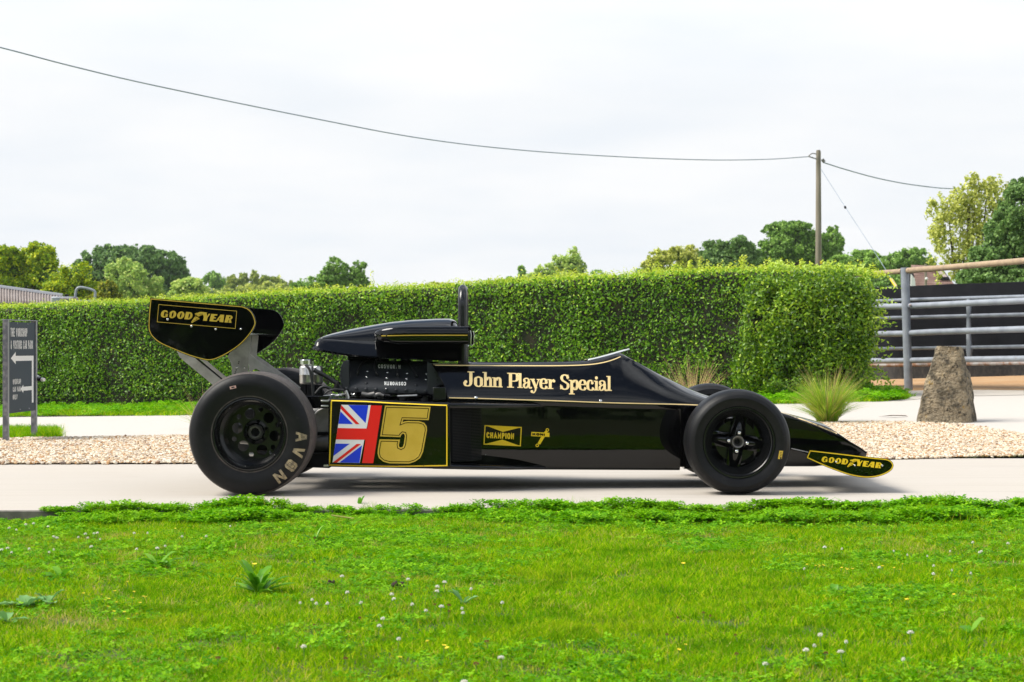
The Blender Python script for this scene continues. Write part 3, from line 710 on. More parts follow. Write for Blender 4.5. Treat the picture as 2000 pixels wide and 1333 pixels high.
# --- engine
mb = MB()
CCY = 11.13
def camcover(sgn):
    fx = lambda y: y if sgn < 0 else 2*YC-y
    prof = [(.10,.62),(.130,.700),(.146,.707),(.166,.702),(.182,.690),(.208,.664),(.214,.652),(.226,.646),(.252,.619),(.263,.615),(.290,.590),(.312,.566),(.319,.550),(.318,.532),(.30,.522),(.22,.515),(.12,.55)]
    x0, x1 = X0(668, CCY), X0(857, CCY)
    mb = MB(); rows = []
    cy, cz = .22, .61
    for (t, sc) in ((0,.80),(0.004,.90),(.02,.97),(.04,1),(.96,1),(.98,.97),(.996,.90),(1,.80)):
        x = x0+(x1-x0)*t
        rows.append([(x, fx(YC-(cy+(a-cy)*sc)), cz+(b-cz)*sc+(.004-.010*t)) for a, b in prof])
    mb.grid([r_+[r_[0]] for r_ in rows]); mb.add(rows[0], [tuple(range(len(prof)))]); mb.add(rows[-1], [tuple(range(len(prof)))])
    o = mb.build('cam_cover', M['matte'], car, smooth=50)
    return o
ccn = camcover(-1); ccf = camcover(1); ccT = bvh(ccn)
# gear-case flanges at both ends of the cover
for (xa, xb, flip) in ((590, 660, 1), (1740, 1835, -1)):
    C2 = crop(570, 680, .16)
    if flip > 0: pl = [(660,150),(625,175),(600,225),(588,300),(586,380),(600,440),(625,510),(700,525),(700,150)]
    else: pl = [(1650,165),(1700,190),(1760,240),(1800,310),(1832,400),(1836,450),(1780,470),(1740,560),(1690,575),(1650,540)]
    Y = CCY-.02
    pts = [P(*C2(a, b), Y) for a, b in pl]
    o = MB().plate(pts, (0, .05, 0)).build('cover_flange', M['matte'], car, smooth=0, bevel=.004)
    fT = bvh(o)
    hl = [(606,238),(598,285),(597,338),(610,384)] if flip > 0 else [(1746,298),(1772,343),(1778,390),(1772,436),(1728,510)]
    for a, b in hl: screw(*C2(a, b), fT, o, .003, 'dark', 'flange_bolt')
C2 = crop(570, 680, .16)
for a, b in [(688,270),(680,342),(922,285),(916,357),(1167,298),(1160,368),(1409,309),(1404,378),(1646,316),(1641,383)]: screw(*C2(a, b), ccT, ccn, .0082, 'chrome', 'cover_nut')
for a, b in [(668,497),(787,499),(907,503),(1028,507),(1152,511),(1276,520),(1396,523),(1513,527),(1632,533)]: screw(*C2(a, b-4), ccT, ccn, .0095, 'matte', 'cover_bolt')
for a, b in [(930,215),(1532,240),(910,432),(1518,455)]: screw(*C2(a, b), ccT, ccn, .008, 'matte', 'cover_boss')
screw(*C2(1152,497), ccT, ccn, .004, 'chrome', 'cover_nut')
decal('cover_lettering', tx('COSWORTH', 1057, 250, 50, .56, 10, 7.5, .03, serif=3), C2, ccT, M['white'], ccn, maxlen=1.2, lift=.0012)
inv = [[(1395+1045-a, 2*434-b+6) for a, b in p] for p in tx('COSWORTH', 1050, 458, 46, .57, 10, 7.5, .02, serif=3)]
inv = [[(a, b) for a, b in p] for p in inv]
decal('cover_lettering', inv, C2, ccT, M['white'], ccn, maxlen=1.2, lift=.0012)
plug = [(805,322),(1040,333),(1288,345),(1522,357)]
top_ = [[(800,300),(830,230),(880,165),(950,130)], [(1035,310),(1012,240),(1020,165),(1045,125)], [(1290,325),(1290,240),(1268,160),(1250,125)], [(1520,335),(1480,260),(1440,190),(1400,140)]]
for (a, b), tp in zip(plug, top_):
    h, n = ray(ccT, *C2(a, b)); u = Vector((1,0,0)); v = n.cross(u).normalized()
    q = []
    for (rr, o_) in ((.0135, .0), (.0135, .003), (.009, .003), (.009, -.001)):
        q.append([tuple(h+n*o_+u*(rr*math.cos(2*math.pi*k/16))+v*(rr*math.sin(2*math.pi*k/16))) for k in range(17)])
    mb = MB().grid(q); ww = mb.build('plug_well', M['matte'], ccn, smooth=40)
    pts = [h-n*.004, h+n*.02]
    for i, t in enumerate(tp):
        pts.append(P(*C2(*t), (h-n*.0).y-.03+.045*i))
    MB().tube(catmull([tuple(p) for p in pts], 5), .0058, 8).build('spark_lead', M['cable'], ccn, smooth=60)
# block, heads, trumpets
x0, x1 = X0(672, 11.2), X0(870, 11.2)
mb = MB(); mb.hexa([(x0, YC-.16, .20), (x1, YC-.16, .20), (x1, YC-.24, .50), (x0, YC-.24, .50), (x0, YC+.16, .20), (x1, YC+.16, .20), (x1, YC+.24, .50), (x0, YC+.24, .50)])
mb.build('engine_block', M['dark'], car, bevel=.01)
for i in range(4):
    for s in (-1, 1):
        xx_ = X0(700+i*44, 11.2); c = (xx_, YC+s*.075, 0)
        MB().tube([(xx_, YC+s*.09, .66), (xx_, YC+s*.075, .76)], .026, 14).build('intake_trumpet', M['dark'], car, smooth=60)
        MB().tube(catmull([(xx_, YC+s*.24, .50), (xx_-.03, YC+s*.30, .46), (xx_-.12, YC+s*.29, .38), (xx_-.25, YC+s*.24, .33)], 5), .019, 10).build('exhaust_pipe', M['steel_dirty'], car, smooth=60)
MB().box(X0(676,11.2), X0(735,11.2), YC-.13, YC+.13, .68, .755).build('airbox_mount', M['dark'], car, bevel=.005)
MB().box(X0(846,11.2), X0(892,11.2), YC-.2, YC+.2, .30, .69).build('rear_bulkhead', M['dark'], car, bevel=.005)
MB().box(X0(845,10.98), X0(871,10.98), 10.98, 11.05, Z0(782,10.98), Z0(757,10.98)).build('ignition_box', M['satin'], car, bevel=.004)
for a in (1822, 1855): MB().tube([P(*C2(a, 495), 11.0), P(*C2(a, 480), 11.0)], .006, 10).build('terminal_cap', M['cable'], car)
for (pts, r_, m_) in (([(655,520),(672,560),(690,620)], .011, 'alu'), ([(1090,545),(1140,575),(1200,585)], .008, 'cable'), ([(1290,590),(1530,580)], .007, 'alu'), ([(850,560),(930,575),(1010,560)], .014, 'steel_dirty'), ([(1000,590),(1060,565),(1120,585)], .012, 'steel_dirty'), ([(720,555),(745,575),(770,560)], .006, 'alu')):
    MB().tube(catmull([tuple(P(*C2(a, b), 11.06)) for a, b in pts], 5), r_, 10).build('engine_pipe', M[m_], car, smooth=60)
# gearbox, rear beam and skids
mb = MB(); mb.tube([(X0(672,YC), YC, .33), (X0(600,YC), YC, .33), (X0(560,YC), YC, .33), (X0(470,YC), YC, .33)], [.19, .17, .12, .10], 24); mb.build('gearbox', M['satin'], car, smooth=50)
mb = MB(); mb.box(X0(575,11.0), X0(645,11.0), 10.98, 11.06, Z0(798,11.0), Z0(773.5,11.0)); mb.build('rear_frame_beam', M['black'], car, bevel=.004)
for y0 in (783.5, 793.5): MB().box(X0(627,10.93), X0(643,10.93), 10.92, 10.955, Z0(y0+1.8,10.93), Z0(y0-1.6,10.93)).build('cooler_fin', M['alu'], car, bevel=.002)
mb = MB(); mb.lathe([(0.0,0),(.075,0),(.082,.006),(.082,.02),(.03,.03),(0,.03)], (X0(638,11.1), 11.08, Z0(824,11.1)), 32); mb.build('clutch_cover', M['alu_dull'], car, smooth=40)
mb = MB(); mb.tube([(X0(600,11.1), 11.1, Z0(864,11.1)), (X0(650,11.1), 11.1, Z0(864,11.1))], .055, 20); mb.build('starter_casing', M['steel_dirty'], car, smooth=60)
mb = MB(); mb.hexa([(X0(560,11), 11.0, Z0(912,11)), (X0(644,11), 11.0, Z0(915,11)), (X0(644,11), 11.0, Z0(884,11)), (X0(560,11), 11.0, Z0(890,11)), (X0(560,11), 11.8, Z0(912,11)), (X0(644,11), 11.8, Z0(915,11)), (X0(644,11), 11.8, Z0(884,11)), (X0(560,11), 11.8, Z0(890,11))]); mb.build('undertray', M['dark'], car, bevel=.004)
MB().box(X0(632,10.9), X0(643,10.9), 10.9, 10.93, Z0(911.5,10.9), Z0(908.5,10.9)).build('pod_bracket', M['alu'], car)
# catch tank
TY = 11.12
def cyl(px0, px1, py0, py1, Y, name, m_, parent, taper=None):
    cx = X0((px0+px1)/2, Y); r_ = (px1-px0)/2/F*Y; z0, z1 = Z0(py1, Y), Z0(py0, Y); hh = z1-z0
    pr = [(0, z0), (r_*.80, z0), (r_*.97, z0+hh*.06), (r_, z0+hh*.14), (r_, z0+hh*.47), (r_*1.03, z0+hh*.49), (r_*1.03, z0+hh*.52), (r_, z0+hh*.54), (r_, z0+hh*.88), (r_*.9, z0+hh*.96), (r_*.7, z1), (0, z1)] if not taper else [(0, z0), (r_*.9, z0), (r_, z0+hh*.1), (r_, z1-hh*.1), (r_*.92, z1), (0, z1)]
    return MB().lathe(pr, (cx, Y, 0), 28, axis='z').build(name, M[m_], parent, smooth=40)
tk = cyl(585, 613, 714, 751, TY, 'oil_tank', 'alu', car); cyl(610, 630.5, 715, 750.5, TY+.06, 'breather_tank', 'alu', car)
cap_ = cyl(586, 609, 703, 713, TY, 'filler_cap', 'chrome', tk, 1)
MB().tube([(X0(611.5,TY), TY, Z0(716,TY)), (X0(611,TY), TY, Z0(706,TY))], .004, 8).build('vent_pipe', M['alu'], tk)
for (a, b) in (([(588,752),(592,775)]), ([(600,752),(604,775)])): MB().box(X0(a[0],TY), X0(b[0],TY)+.02, TY-.03, TY+.03, Z0(778,TY), Z0(751,TY)).build('tank_bracket', M['dark'], car, bevel=.003)
MB().tube([(X0(622,TY), TY, Z0(752,TY)), (X0(624,TY), TY, Z0(776,TY))], .022, 10).build('tank_post', M['dark'], car)
MB().tube(catmull([(X0(600,TY), TY-.09, Z0(713,TY)), (X0(608,TY), TY-.1, Z0(722,TY)), (X0(613,TY), TY-.1, Z0(745,TY)), (X0(615,TY), TY-.1, Z0(772,TY))], 6), .0075, 8).build('breather_hose', M['cable'], car, smooth=60)
MB().tube(catmull([(X0(614,TY), TY-.03, Z0(723,TY)), (X0(640,TY), TY-.02, Z0(737,TY)), (X0(662,TY), TY-.02, Z0(753,TY)), (X0(670,TY), TY-.02, Z0(764,TY))], 5), .0125, 12).build('oil_hose', M['cable'], car, smooth=60)
MB().tube(catmull([tuple(P(*C2(a, b), 11.05)) for a, b in ((290,560),(360,485),(430,480),(500,520))], 5), .009, 8).build('coolant_hose', M['cable'], car, smooth=60)
MB().tube(catmull([tuple(P(*C2(a, b), 11.0)) for a, b in ((405,560),(450,525),(530,505),(640,515))], 5), .005, 8).build('throttle_cable', M['cable'], car, smooth=60)
for (a, b, c_) in ((480,570,'alu'),(560,575,'chrome'),(600,565,'steel_dirty'),(520,580,'alu_dull')): MB().box(P(*C2(a,b),11).x, P(*C2(a+60,b),11).x, 10.98, 11.02, P(*C2(a,b+14),11).z, P(*C2(a,b-8),11).z).build('linkage_bracket', M[c_], car, bevel=.004)
MB().tube([P(*C2(545,540), 11.1), P(*C2(555,450), 11.1), P(*C2(575,410), 11.1)], [.02, .016, .012], 10).build('oil_filter', M['dark'], car, smooth=60)
# --- rear wing
C3 = crop(280, 570, .15005)
WY = YC-.66
ow = [(88,82),(1290,185)]+catmull([(1290,185),(1370,220),(1430,290),(1465,390),(1455,450),(1390,560),(1270,690),(1130,790),(1000,860),(900,895),(800,895),(600,840),(400,760),(220,680),(120,600),(75,530),(60,440),(70,250)], 4)[1:]
def bordered(pts_px, f, Y, name, parent, bw, gap, mirror=True):
    pl = [P(*f(a, b), Y) for a, b in pts_px]
    o1 = MB().plate([tuple(p) for p in pl], (0, .006, 0)).build(name, M['black'], parent, smooth=0, bevel=.0012)
    T_ = bvh(o1)
    a, b = inset(pts_px, gap), inset(pts_px, gap+bw)
    decal('endplate_border', band2(a, b), f, T_, M['yellow' if parent == car and Y > 10.75 and False else 'gold'], o1, step=0)
    o2 = MB().plate([(p.x, 2*YC-Y-.006, p.z) for p in pl], (0, .006, 0)).build(name, M['black'], parent, smooth=0, bevel=.0012)
    return o1, T_
def goodyear():
    """heavy slanted face in units: height 100, width 950"""
    o, k = [], []
    sk = lambda poly: [(x+y*.20, y) for x, y in poly]
    def rc(a, b, c, d): return [(a, c), (b, c), (b, d), (a, d)]
    def O(x, wd): 
        o.append(sk(disc((x+wd/2, 50), wd/2, 51, 32))); k.append(sk(disc((x+wd/2, 50), 10, 34, 14)))
    # G
    o.append(sk(disc((47, 50), 48, 51, 32))); k.append(sk([(50,17),(58,22),(60,50),(60,56),(100,56),(100,68),(56,74),(50,84),(43,76),(42,26)])); o.append(sk(rc(62, 98, 8, 44))); k.append(sk(rc(62, 66, 8, 44)))
    k.append(sk(rc(98, 118, -2, 58)))
    O(110, 96); O(222, 96)
    # D
    o.append(sk(rc(330, 385, 0, 100))); o.append(sk(disc((382, 50), 46, 50, 32))); k.append(sk(disc((386, 50), 9, 33, 14)))
    # Y
    o.append(sk([(558,100),(612,100),(625,62),(640,100),(662,100),(636,44),(636,0),(584,0),(584,44)]))
    # E
    o.append(sk(rc(672, 757, 0, 100))); k.append(sk(rc(722, 760, 20, 41))); k.append(sk(rc(722, 760, 60, 80))); k.append(sk(rc(748, 760, 40, 61)))
    # A
    o.append(sk([(752,0),(800,100),(850,100),(862,0),(808,0),(806,20),(782,20),(772,0)])); k.append(sk([(790,34),(806,34),(808,62)]))
    # R
    o.append(sk(rc(878, 928, 0, 100))); o.append(sk(disc((930, 70), 40, 30, 24))); o.append(sk([(920,50),(952,50),(972,0),(918,0)])); k.append(sk(disc((932, 71), 8, 14, 12))); k.append(sk([(924,0),(930,0),(930,36),(924,36)]))
    return o, k
def gy_decal(tree, origin, ud, vd, parent, mname, cropf, su, sv):
    f = lambda u, v: cropf(origin[0]+ud[0]*u*su+vd[0]*v*sv, origin[1]+ud[1]*u*su+vd[1]*v*sv)
    o, k = goodyear()
    decal('sponsor_lettering', o, f, tree, M[mname], parent)
    decal('lettering_counter', k, f, tree, M['black'], parent, lift=.0017)
    # winged foot emblem
    ft = [[(425,-38),(432,-18),(455,18),(476,48),(505,44),(532,28),(536,18),(512,6),(470,-20),(440,-40)], [(468,86),(496,98),(520,96),(508,62),(478,64)],
          [(508,100),(530,112),(560,116),(640,112),(622,98),(590,90),(572,76),(548,62),(512,48),(504,66)]]
    decal('winged_foot', ft, f, tree, M[mname], parent)
    ln = stroke([(470,74),(505,70)], 5)+stroke([(484,48),(492,64)], 6)+stroke([(476,40),(500,8)], 4)+stroke([(440,-26),(524,26)], 4)+stroke([(520,66),(556,92)], 4)+stroke([(540,62),(578,94)], 4)
    decal('winged_foot_lines', ln, f, tree, M['black'], parent, lift=.0017)
ep1, eT = bordered(ow, C3, WY, 'wing_endplate', car, 11, 8)
decal('decal_border', stroke([(200,168),(1215,254),(1196,480),(180,394)], 6, closed=True), C3, eT, M['gold'], ep1, step=0)
gy_decal(eT, (218, 334), (1, .079), (.045, -1), ep1, 'gold', C3, .955, .97)
for a, b in ((317,362),(627,450),(942,490),(1268,487)): screw(*C3(a, b), eT, ep1, .0065, 'chrome', 'endplate_screw')
# main plane
LE = (-1.452, .862); prof = [(LE[0], .862), (-1.47, .885), (-1.52, .902), (-1.62, .910), (-1.75, .925), (-1.87, .948), (-1.95, .975), (-1.952, .970), (-1.87, .930), (-1.75, .893), (-1.62, .865), (-1.52, .848), (-1.47, .850)]
mb = MB(); rows = [[(x, y, z) for x, z in prof]+[(prof[0][0], y, prof[0][1])] for y in (WY+.006, 2*YC-WY-.006)]
mb.grid(rows); mb.build('main_plane', M['black'], car, smooth=60)
mb = MB(); rows = [[(LE[0]+.003, y, .858), (LE[0]-.012, y, .874), (LE[0]-.030, y, .889)] for y in (WY+.02, 2*YC-WY-.02)]
mb.grid(rows); o = mb.build('leading_edge_glint', M['chrome'], car, smooth=0)  # bright strip added as the reflection along the black wing's leading edge
# wing carriers
def plates(pl, Y, nm, m_='alu_dull', th=.005, b=.0012):
    return MB().plate([tuple(P(*C3(a, b_), Y)) for a, b_ in pl], (0, th, 0)).build(nm, M[m_], car, smooth=0, bevel=b)
plates([(1412,545),(1400,640),(1385,800),(1368,925),(1368,1080),(1150,1100),(1152,1000),(1130,900),(1095,850),(1130,790),(1200,700),(1290,560)], 11.30, 'wing_post')
plates([(1420,545),(1498,570),(1475,800),(1468,1000),(1380,1050),(1368,925)], 11.56, 'wing_post')
plates([(1388,815),(1790,1110),(1990,1260),(1900,1290),(1700,1160),(1500,1020),(1362,945)], 11.27, 'wing_stay')
plates([(1396,778),(1600,915),(1900,1130),(2060,1260),(1990,1262),(1780,1100),(1390,822)], 11.58, 'wing_stay')
plates([(380,700),(450,800),(470,850),(560,930),(830,1150),(960,1265),(1120,1240),(1020,1150),(690,882),(560,760)], 11.27, 'wing_brace')
plates([(700,860),(830,905),(1095,1125),(1160,1180),(1060,1200),(1020,1150),(760,900)], 11.58, 'wing_brace')
MB().tube([P(*C3(690,870), 11.3), P(*C3(1040,1160), 11.3)], .007, 8).build('wing_cable', M['cable'], car)
wb = bvh([o for o in COL.objects if o.name.startswith('wing_post')][0])
for a, b in ((1215,990),(1232,985),(1316,996)): screw(*C3(a, b), wb, car, .0045, 'chrome')
for a, b in ((1244,912),(1238,935),(1210,1020),(1200,1045),(1194,1068)): screw(*C3(a, b), wb, car, .003, 'dark', 'adjuster_hole')
# --- nose wing
C5 = crop(1560, 860, .1)
NY = YC-.70
onw = [(212,190),(900,268),(1480,340)]+catmull([(1480,340),(1690,360),(1785,392),(1838,445),(1852,510),(1810,590),(1700,662),(1550,715),(1400,737),(1230,733),(1000,690),(800,625),(500,510),(145,352)], 4)[1:]
nw1, nT = bordered(onw, C5, NY, 'nose_endplate', car, 20, 10)
gy_decal(nT, (436, 425), (1, .109), (.02, -1), nw1, 'yellow', C5, 1.20, 1.12)
decal('endplate_border', band2(inset(onw, 9), inset(onw, 27)), C5, nT, M['yellow'], nw1, step=0, lift=.0012)
for a, b in ((728,425),(1092,492),(1632,497)): screw(*C5(a, b), nT, nw1, .0058, 'chrome', 'endplate_screw')
for s in (-1, 1):
    y0, y1 = YC+s*.24, YC+s*.695
    xa, xb = X0(1588, NY), X0(1738, NY)
    mb = MB(); pr = [(xa, Z0(892,NY)), (xa+.1, Z0(893,NY)), (xb-.12, Z0(900,NY)), (xb-.02, Z0(905,NY)), (xb, Z0(909,NY)), (xb-.03, Z0(912,NY)), (xb-.15, Z0(911,NY)), (xa+.1, Z0(898,NY))]
    mb.grid([[(x, y, z) for x, z in pr]+[(pr[0][0], y, pr[0][1])] for y in (y0, y1)]); mb.build('nose_wing', M['black'], car, smooth=50)
MB().tube([(X0(1546,10.9), 10.9, Z0(876.5,10.9)), (X0(1580,10.75), 10.75, Z0(884,10.75))], .0022, 6).build('wing_wire', M['alu'], car)
# --- wheels
def rear_wheel(sgn):
    Yf = YC-.93 if sgn < 0 else YC+.93; s = 1 if sgn < 0 else -1     # s: direction from outer face inward
    cx = -513.5/F*10.5; cz = .328; c = (cx, Yf, cz)
    rim = MB().lathe([(.196,.012),(.192,.004),(.186,.003),(.181,.010),(.178,.03),(.172,.05),(.170,.10),(.152,.115),(.150,.36),(.190,.385),(.200,.385),(.196,.36),(.165,.33),(.165,.13),(.185,.09),(.196,.05)], c, 72, sgn=s, close=True).build('wheel', M['satin'], car, smooth=35)
    MB().lathe([(.188,.03),(.197,.012),(.205,.010),(.218,.006),(.245,-.002),(.272,-.003),(.292,.004),(.305,.013),(.313,.020),(.318,.028)], c, 96, sgn=s).build('tyre_sidewall', M['rubber'], rim, smooth=40)
    MB().lathe([(.318,.028),(.325,.045),(.328,.07),(.329,.20),(.328,.33),(.325,.355),(.318,.372)], c, 96, sgn=s).build('tyre_tread', M['tread'], rim, smooth=40)
    MB().lathe([(.318,.372),(.30,.392),(.26,.402),(.22,.395),(.19,.37)], c, 96, sgn=s).build('tyre_sidewall', M['rubber'], rim, smooth=40)
    MB().lathe([(.1965,.0125),(.1990,.0105),(.2025,.0100),(.2045,.0108)], c, 96, sgn=s).build('bead_dust', M['tread'], rim, smooth=40)
    # wheel centre with lightening holes
    yd = Yf+s*.285
    outer = [(cx+.151*math.cos(a), cz+.151*math.sin(a)) for a in np.linspace(0, 2*math.pi, 65)[:-1]]
    holes = []
    for k in range(6):
        a = -R(72+60*k); holes.append([(cx+.103*math.cos(a)+.029*math.cos(t), cz+.103*math.sin(a)+.029*math.sin(t)) for t in np.linspace(0, 2*math.pi, 21)[:-1]])
        a = -R(102+60*k); holes.append([(cx+.124*math.cos(a)+.0135*math.cos(t), cz+.124*math.sin(a)+.0135*math.sin(t)) for t in np.linspace(0, 2*math.pi, 15)[:-1]])
    loops = [[Vector((a, b, 0)) for a, b in l] for l in [outer]+holes]
    tri = geometry.tessellate_polygon(loops); allv = [p for l in loops for p in l]; n = len(allv)
    mb = MB(); V = [(p.x, yd, p.y) for p in allv]+[(p.x, yd+s*.008, p.y) for p in allv]; Fc = [tuple(t) for t in tri]+[tuple(n+i for i in reversed(t)) for t in tri]
    b = 0
    for l in loops:
        m_ = len(l)
        for i in range(m_): Fc.append((b+i, b+(i+1) % m_, n+b+(i+1) % m_, n+b+i))
        b += m_
    mb.add(V, Fc); mb.build('wheel_centre', M['satin'], rim, smooth=0)
    MB().lathe([(.026,.01),(.026,-.045),(.034,-.052),(.043,-.045),(.045,-.02),(.043,0)], (cx, yd, cz), 8, sgn=s).build('hub_nut', M['alu'], rim, smooth=0)
    MB().lathe([(0,-.01),(.0265,-.01),(.0265,-.046)], (cx, yd, cz), 24, sgn=s).build('hub_bore', M['dark'], rim, smooth=30)
    MB().lathe([(.043,0),(.05,-.008),(.066,-.004),(.068,0)], (cx, yd, cz), 32, sgn=s).build('hub_flange', M['satin'], rim, smooth=30)
    for k in range(6):
        a = R(18+60*k); MB().lathe([(0,-.014),(.008,-.014),(.010,-.010),(.010,0)], (cx+.058*math.cos(a), yd, cz+.058*math.sin(a)), 10, sgn=s).build('wheel_bolt', M['dark'], rim, smooth=30)
    MB().tube([(cx+.085, Yf+s*.22, cz-.105), (cx+.093, Yf+s*.17, cz-.112)], [.006, .004], 8).build('valve', M['chrome'], rim)
    for a in (50, 128, 262, 320, 20, 200): 
        a = R(a); MB().sphere((cx+.172*math.cos(a), Yf+s*.03, cz+.172*math.sin(a)), .0028, 8, 5).build('rim_bolt', M['steel_dirty'], rim)
    # brake disc and upright inboard
    ya, yb = sorted((Yf+s*.40, Yf+s*.46))
    MB().box(cx-.03, cx+.10, ya, yb, cz-.11, cz+.13).build('upright', M['dark'], car, bevel=.01)
    MB().tube([(cx, Yf+s*.40, cz), (cx+.02, YC+sgn*.12, cz)], .026, 14).build('drive_shaft', M['steel_dirty'], car)
    for (dx, dz, tx_, tz) in ((-.02, -.13, .20, .16), (-.02, -.13, -.12, .18), (.0, .13, .25, .44), (.05, -.02, .80, .30)):
        MB().tube([(cx+dx, Yf+s*.43, cz+dz), (cx+tx_, YC+sgn*.16, tz)], .011, 8).build('suspension_link', M['satin'], car)
    return rim
def front_wheel(sgn):
    Yf = YC-.86 if sgn < 0 else YC+.86; s = 1 if sgn < 0 else -1
    cx = 444/F*10.57; cz = .281; c = (cx, Yf, cz)
    rim = MB().lathe([(.196,.014),(.190,.006),(.183,.006),(.179,.016),(.178,.030),(.172,.036),(.168,.034),(.158,.050),(.142,.080),(.138,.088),(.138,.235),(.185,.255),(.196,.255),(.196,.235),(.155,.22),(.155,.10),(.18,.06),(.196,.05)], c, 72, sgn=s, close=True).build('wheel', M['satin'], car, smooth=35)
    MB().lathe([(.186,.03),(.194,.010),(.202,.006),(.215,.0),(.236,-.004),(.252,.003),(.2545,.006),(.262,.014),(.270,.027)], c, 96, sgn=s).build('tyre_sidewall', M['rubber'], rim, smooth=30)
    MB().lathe([(.270,.027),(.277,.045),(.280,.07),(.281,.13),(.280,.19),(.277,.215),(.270,.235)], c, 96, sgn=s).build('tyre_tread', M['rubber'], rim, smooth=40)
    MB().lathe([(.270,.235),(.25,.262),(.22,.268),(.185,.245)], c, 96, sgn=s).build('tyre_sidewall', M['rubber'], rim, smooth=40)
    yd = Yf+s*.115
    for k in range(4):
        a = R(-8+90*k) if sgn < 0 else R(8+90*k)
        ux, uz = math.cos(a), math.sin(a); vx, vz = -uz, ux
        rows = []
        for (r_, wdt, hgt) in ((.028,.040,.034),(.050,.038,.036),(.08,.033,.033),(.105,.029,.026),(.125,.026,.016),(.139,.024,.006)):
            row = []
            for (q, hh) in ((-2.0,-.006),(-1.9,.002),(-1.15,.003),(-1.0,.15),(-.75,.7),(-.35,.95),(0,1.0),(.35,.95),(.75,.7),(1.0,.15),(1.15,.003),(1.9,.002),(2.0,-.006)):
                hgt_ = hh*hgt if abs(hh) > .1 else hh
                ww = wdt*q*.88 if abs(q) <= 1.2 else (math.copysign(min(.038, r_*.95), q)*(1.04 if abs(q) == 2 else 1))
                row.append((cx+ux*r_+vx*ww, yd-s*(hgt_-.004*(r_/.139)), cz+uz*r_+vz*ww))
            rows.append(row)
        MB().grid(rows).build('spoke', M['black'], rim, smooth=50)
        a2 = a
        MB().lathe([(0,-.028),(.006,-.027),(.011,-.022),(.0142,-.014),(.0150,-.004),(.0150,.02)], (cx+.0505*ux, yd-s*.036, cz+.0505*uz), 20, sgn=s).build('wheel_nut', M['chrome'], rim, smooth=60)
    MB().lathe([(.012,-.01),(.018,-.018),(.020,-.03),(.024,-.034),(.026,-.05),(.031,-.052),(.034,-.045),(.036,-.02),(.036,0.01)], (cx, yd, cz), 40, sgn=s).build('hub', M['steel_dirty'], rim, smooth=40)
    MB().lathe([(0,-.012),(.019,-.012),(.021,-.03)], (cx, yd, cz), 24, sgn=s).build('hub_bore', M['dark'], rim)
    MB().lathe([(.05,.16),(.112,.16),(.112,.172),(.05,.172)], c, 48, sgn=s, close=True).build('brake_disc', M['satin'], rim, smooth=30)
    MB().tube([(cx+.090, Yf+s*.12, cz-.078), (cx+.102, Yf+s*.10, cz-.088)], [.005, .004], 8).build('valve', M['chrome'], rim)
    ya, yb = sorted((Yf+s*.17, Yf+s*.22))
    MB().box(cx-.06, cx+.10, ya, yb, cz-.12, cz+.12).build('brake_caliper', M['dark'], car, bevel=.012)
    for (dx, dz, tx_, tz) in ((0, -.13, -.22, .16), (0, -.13, .14, .15), (0, .12, -.16, .36), (0, .12, .12, .34), (.09, .03, .12, .26)):
        MB().tube([(cx+dx, Yf+s*.20, cz+dz), (cx+tx_, YC+sgn*.26, tz)], .010, 8).build('suspension_link', M['satin'], car)
    return rim
rw = rear_wheel(-1); rear_wheel(1); fw = front_wheel(-1); front_wheel(1)
rwT = bvh([o for o in COL.objects if o.parent == rw and o.name.startswith('tyre_sidewall')][0])
fwT = bvh([o for o in COL.objects if o.parent == fw and o.name.startswith('tyre_sidewall')][0])
# painted letters on the rear tyre, laid round the sidewall
def on_tyre(deg, cxp, cyp, r0, scl=1.0):
    a = R(deg); o_ = (math.cos(a), math.sin(a)); t_ = (-o_[1], o_[0])
    return lambda u, v: (cxp+o_[0]*(r0+v)+t_[0]*u, cyp+o_[1]*(r0+v)+t_[1]*u)
for ch, deg in (('A', 2.6), ('V', 19.6), ('O', 36.6), ('N', 54)):
    if ch == 'A': sh = [[(-8.5,-10.5),(-3.6,10.5),(3.6,10.5),(8.5,-10.5),(3.6,-10.5),(2.4,-5),(-2.4,-5),(-3.6,-10.5)]]; hl = [[(-1.8,-.5),(1.8,-.5),(0,6)]]
    elif ch == 'V': sh = [[(-8.5,10.5),(-3.4,10.5),(0,-2),(3.4,10.5),(8.5,10.5),(3.4,-10.5),(-3.4,-10.5)]]; hl = []
    elif ch == 'O': sh = [[(-8.2,-7),(-5,-10.5),(5,-10.5),(8.2,-7),(8.2,7),(5,10.5),(-5,10.5),(-8.2,7)]]; hl = [[(-3,-6),(3,-6),(3,6),(-3,6)]]
    else: sh = [[(-8.5,-10.5),(-8.5,10.5),(-3.6,10.5),(3.6,-2),(3.6,10.5),(8.5,10.5),(8.5,-10.5),(3.6,-10.5),(-3.6,2),(-3.6,-10.5)]]; hl = []
    f0_ = on_tyre(deg, 487, 849, 101.5); f_ = lambda u, v, f0_=f0_: f0_(u*1.2, v*1.05)
    sub = []
    for poly in sh:
        sub.append(poly)
    decal('tyre_lettering', sub, f_, rwT, M['brown_gold'], rw, lift=.0012)
    decal('tyre_lettering_outline', [q for poly in sh for q in stroke(poly, .55, closed=True)]+[q for poly in hl for q in stroke(poly, .6, closed=True)], f_, rwT, M['rubber'], rw, lift=.0022)
    if ch == 'O': decal('tyre_lettering_outline', hl, f_, rwT, M['brown_gold'], rw, lift=.002)
f_ = lambda u, v: (455+u+v*.25, 757-u*.22-v*-1)
decal('tyre_sticker', [[(-6,-2.6),(6,-2.6),(6,2.6),(-6,2.6)]], f_, rwT, M['thatch' if 0 else 'petalpink'], rw)
